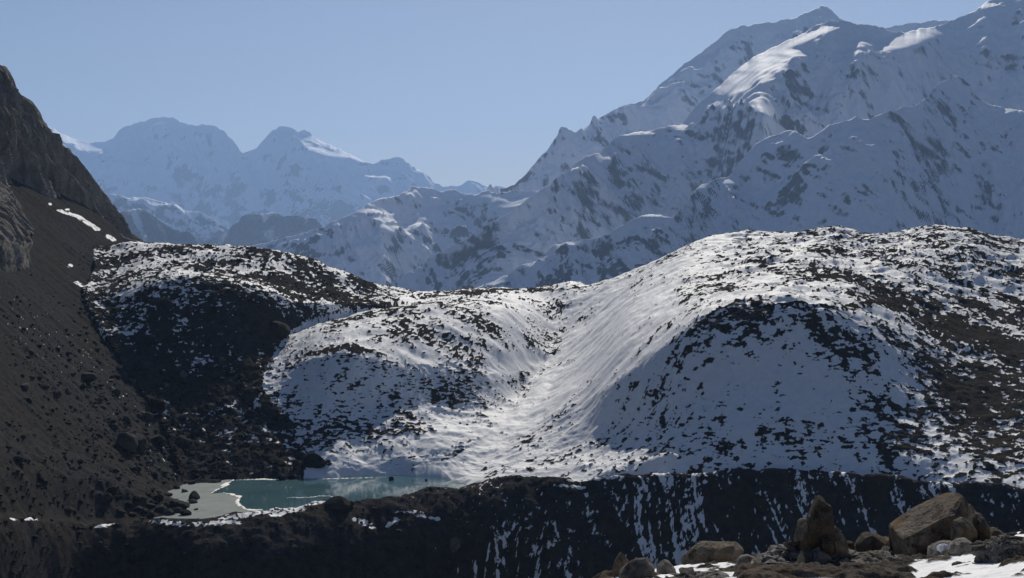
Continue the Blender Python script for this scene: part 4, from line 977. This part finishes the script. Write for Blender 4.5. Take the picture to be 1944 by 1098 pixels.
outline_rock('snow_cap', '', [(1551,957),(1552,953),(1558,952),(1561,956),(1557,958)], 11.98, 0.08, M_CAP, 23, sub=3, fine=0.02, parent=st)
outline_rock('boulder', 'ochre stone wedged right of the standing rock', [(1604,1058),(1602,1040),(1608,1028),(1618,1028),(1624,1042),(1626,1056),(1616,1060)], 12.6, 0.2, M_NEAR, 24, sub=4)
outline_rock('boulder', 'rounded brown boulder between the standing rock and the biggest boulder', [(1620,1050),(1624,1030),(1636,1016),(1652,1012),(1668,1016),(1684,1023),(1696,1024),(1698,1048),(1660,1050)], 14.6, 0.5, M_NEAR, 25, sub=5)
big = outline_rock('boulder', 'biggest boulder, slanted grey slab top and brown front', [(1694,1066),(1692,1040),(1694,1012),(1700,1002),(1712,990),(1716,978),(1730,966),(1760,952),(1790,941),(1815,937),(1828,941),(1836,955),(1842,962),(1856,966),(1866,978),(1874,998),(1878,1018),(1878,1040),(1840,1056),(1790,1066),(1740,1074)], 14.2, 0.95, M_NEAR, 26, cuts=[(-.48,-.10,.85,.50),(-.1,-1,.05,.62),(.75,-.6,.2,.62)], sub=6, rough=0.05, fine=0.05, finef=7.0, p=3.2)
outline_rock('knob', '', [(1808,1036),(1806,1006),(1812,990),(1826,982),(1842,988),(1852,1006),(1852,1036),(1830,1044)], 13.75, 0.3, M_NEAR, 27, sub=5, parent=big)
outline_rock('side_slab', '', [(1852,1040),(1850,1000),(1852,976),(1862,974),(1870,990),(1878,1012),(1880,1038)], 13.85, 0.35, M_NEAR, 28, sub=4, parent=big)
outline_rock('base_block', '', [(1756,1066),(1764,1040),(1786,1028),(1806,1026),(1812,1044),(1800,1060),(1780,1068)], 13.7, 0.3, M_NEARD, 29, sub=4, parent=big)
outline_rock('snow_patch', '', [(1778,1044),(1780,1037),(1788,1033),(1800,1035),(1806,1041),(1802,1046),(1792,1047),(1786,1056),(1782,1060),(1781,1050)], 13.6, 0.10, M_CAP, 30, sub=5, fine=0.14, finef=4.0, chips=0, parent=big)
outline_rock('boulder', 'low dark rock at the foot of the biggest boulder, right side', [(1800,1052),(1806,1034),(1820,1024),(1838,1022),(1848,1034),(1848,1046),(1826,1052)], 13.3, 0.3, M_NEARD, 31, sub=4)
outline_rock('boulder', 'small rock poking out right behind the biggest boulder', [(1874,1030),(1876,1010),(1886,1000),(1898,1006),(1906,1014),(1904,1030)], 15.0, 0.3, M_NEAR, 32, sub=4)
ob2_ = outline_rock('rock_outcrop', 'flat dark rocks before the biggest boulder, edging the snow', [(1640,1066),(1648,1054),(1670,1050),(1700,1052),(1712,1064),(1710,1084),(1690,1080),(1660,1074)], 12.6, 0.5, M_NEARD, 33, sub=5, rough=.1, fine=0.09, cat='outcrop')
ob3_ = outline_rock('rock_outcrop', 'dark jagged rock at the right edge, shadowing the snow', [(1846,1054),(1852,1042),(1864,1040),(1880,1030),(1900,1022),(1930,1020),(1960,1024),(1975,1050),(1950,1058),(1920,1060),(1900,1076),(1880,1090),(1862,1090),(1856,1076),(1860,1060),(1850,1058)], 11.2, 0.5, M_NEARD, 34, sub=6, rough=.10, fine=0.08, finef=6, cat='outcrop')
outline_rock('boulder', 'small dark stone lying on the smooth snow in front of the big boulder', [(1806,1077),(1808,1070),(1818,1066),(1828,1067),(1828,1073),(1816,1078)], 11.4, 0.08, M_NEARD, 35, sub=3, fine=.06)
outline_rock('boulder', 'tiny dark stone on the snow beside the layered outcrop', [(1726,1084),(1728,1079),(1734,1078),(1736,1082),(1730,1085)], 11.0, 0.05, M_NEARD, 36, sub=3, fine=.06)
ob4_ = outline_rock('rock_outcrop', 'broken dark rock along the bottom edge below the snow strip', [(1240,1118),(1260,1106),(1300,1099),(1330,1095),(1370,1092),(1395,1094),(1400,1112),(1390,1150),(1250,1150)], 10.6, 0.7, M_NEARD, 37, sub=6, rough=.12, fine=0.10, finef=5, cat='outcrop', aniso=(.8,.8,2.0))

plates(ob2_, 16, 6, (0.04, 0.1)); plates(ob3_, 14, 7, (0.05, 0.12), -0.05); plates(ob4_, 26, 8, (0.04, 0.11), 0.0)

# ------------------------------------------------------------------ haze
hm = bpy.data.materials.new('haze'); hm.use_nodes = True
t = hm.node_tree; t.nodes.clear()
out = t.nodes.new('ShaderNodeOutputMaterial'); pv = t.nodes.new('ShaderNodeVolumePrincipled')
pv.inputs['Density'].default_value = HAZE_DENSITY
pv.inputs['Color'].default_value = (*HAZE_COLOR, 1)
pv.inputs['Anisotropy'].default_value = 0.27
t.links.new(pv.outputs[0], out.inputs['Volume'])
bm = bmesh.new(); bmesh.ops.create_cube(bm, size=1.0)
for v in bm.verts: v.co = ((v.co.x)*64000, (v.co.y+0.5)*38600-2000, (v.co.z+0.5)*(3500+325)-325)
me = bpy.data.meshes.new('haze'); bm.to_mesh(me); bm.free(); me.materials.append(hm)
hz = bpy.data.objects.new('haze', me); COL.objects.link(hz)
tag(hz, 'thin pale blue mountain air', 'haze', kind='stuff')
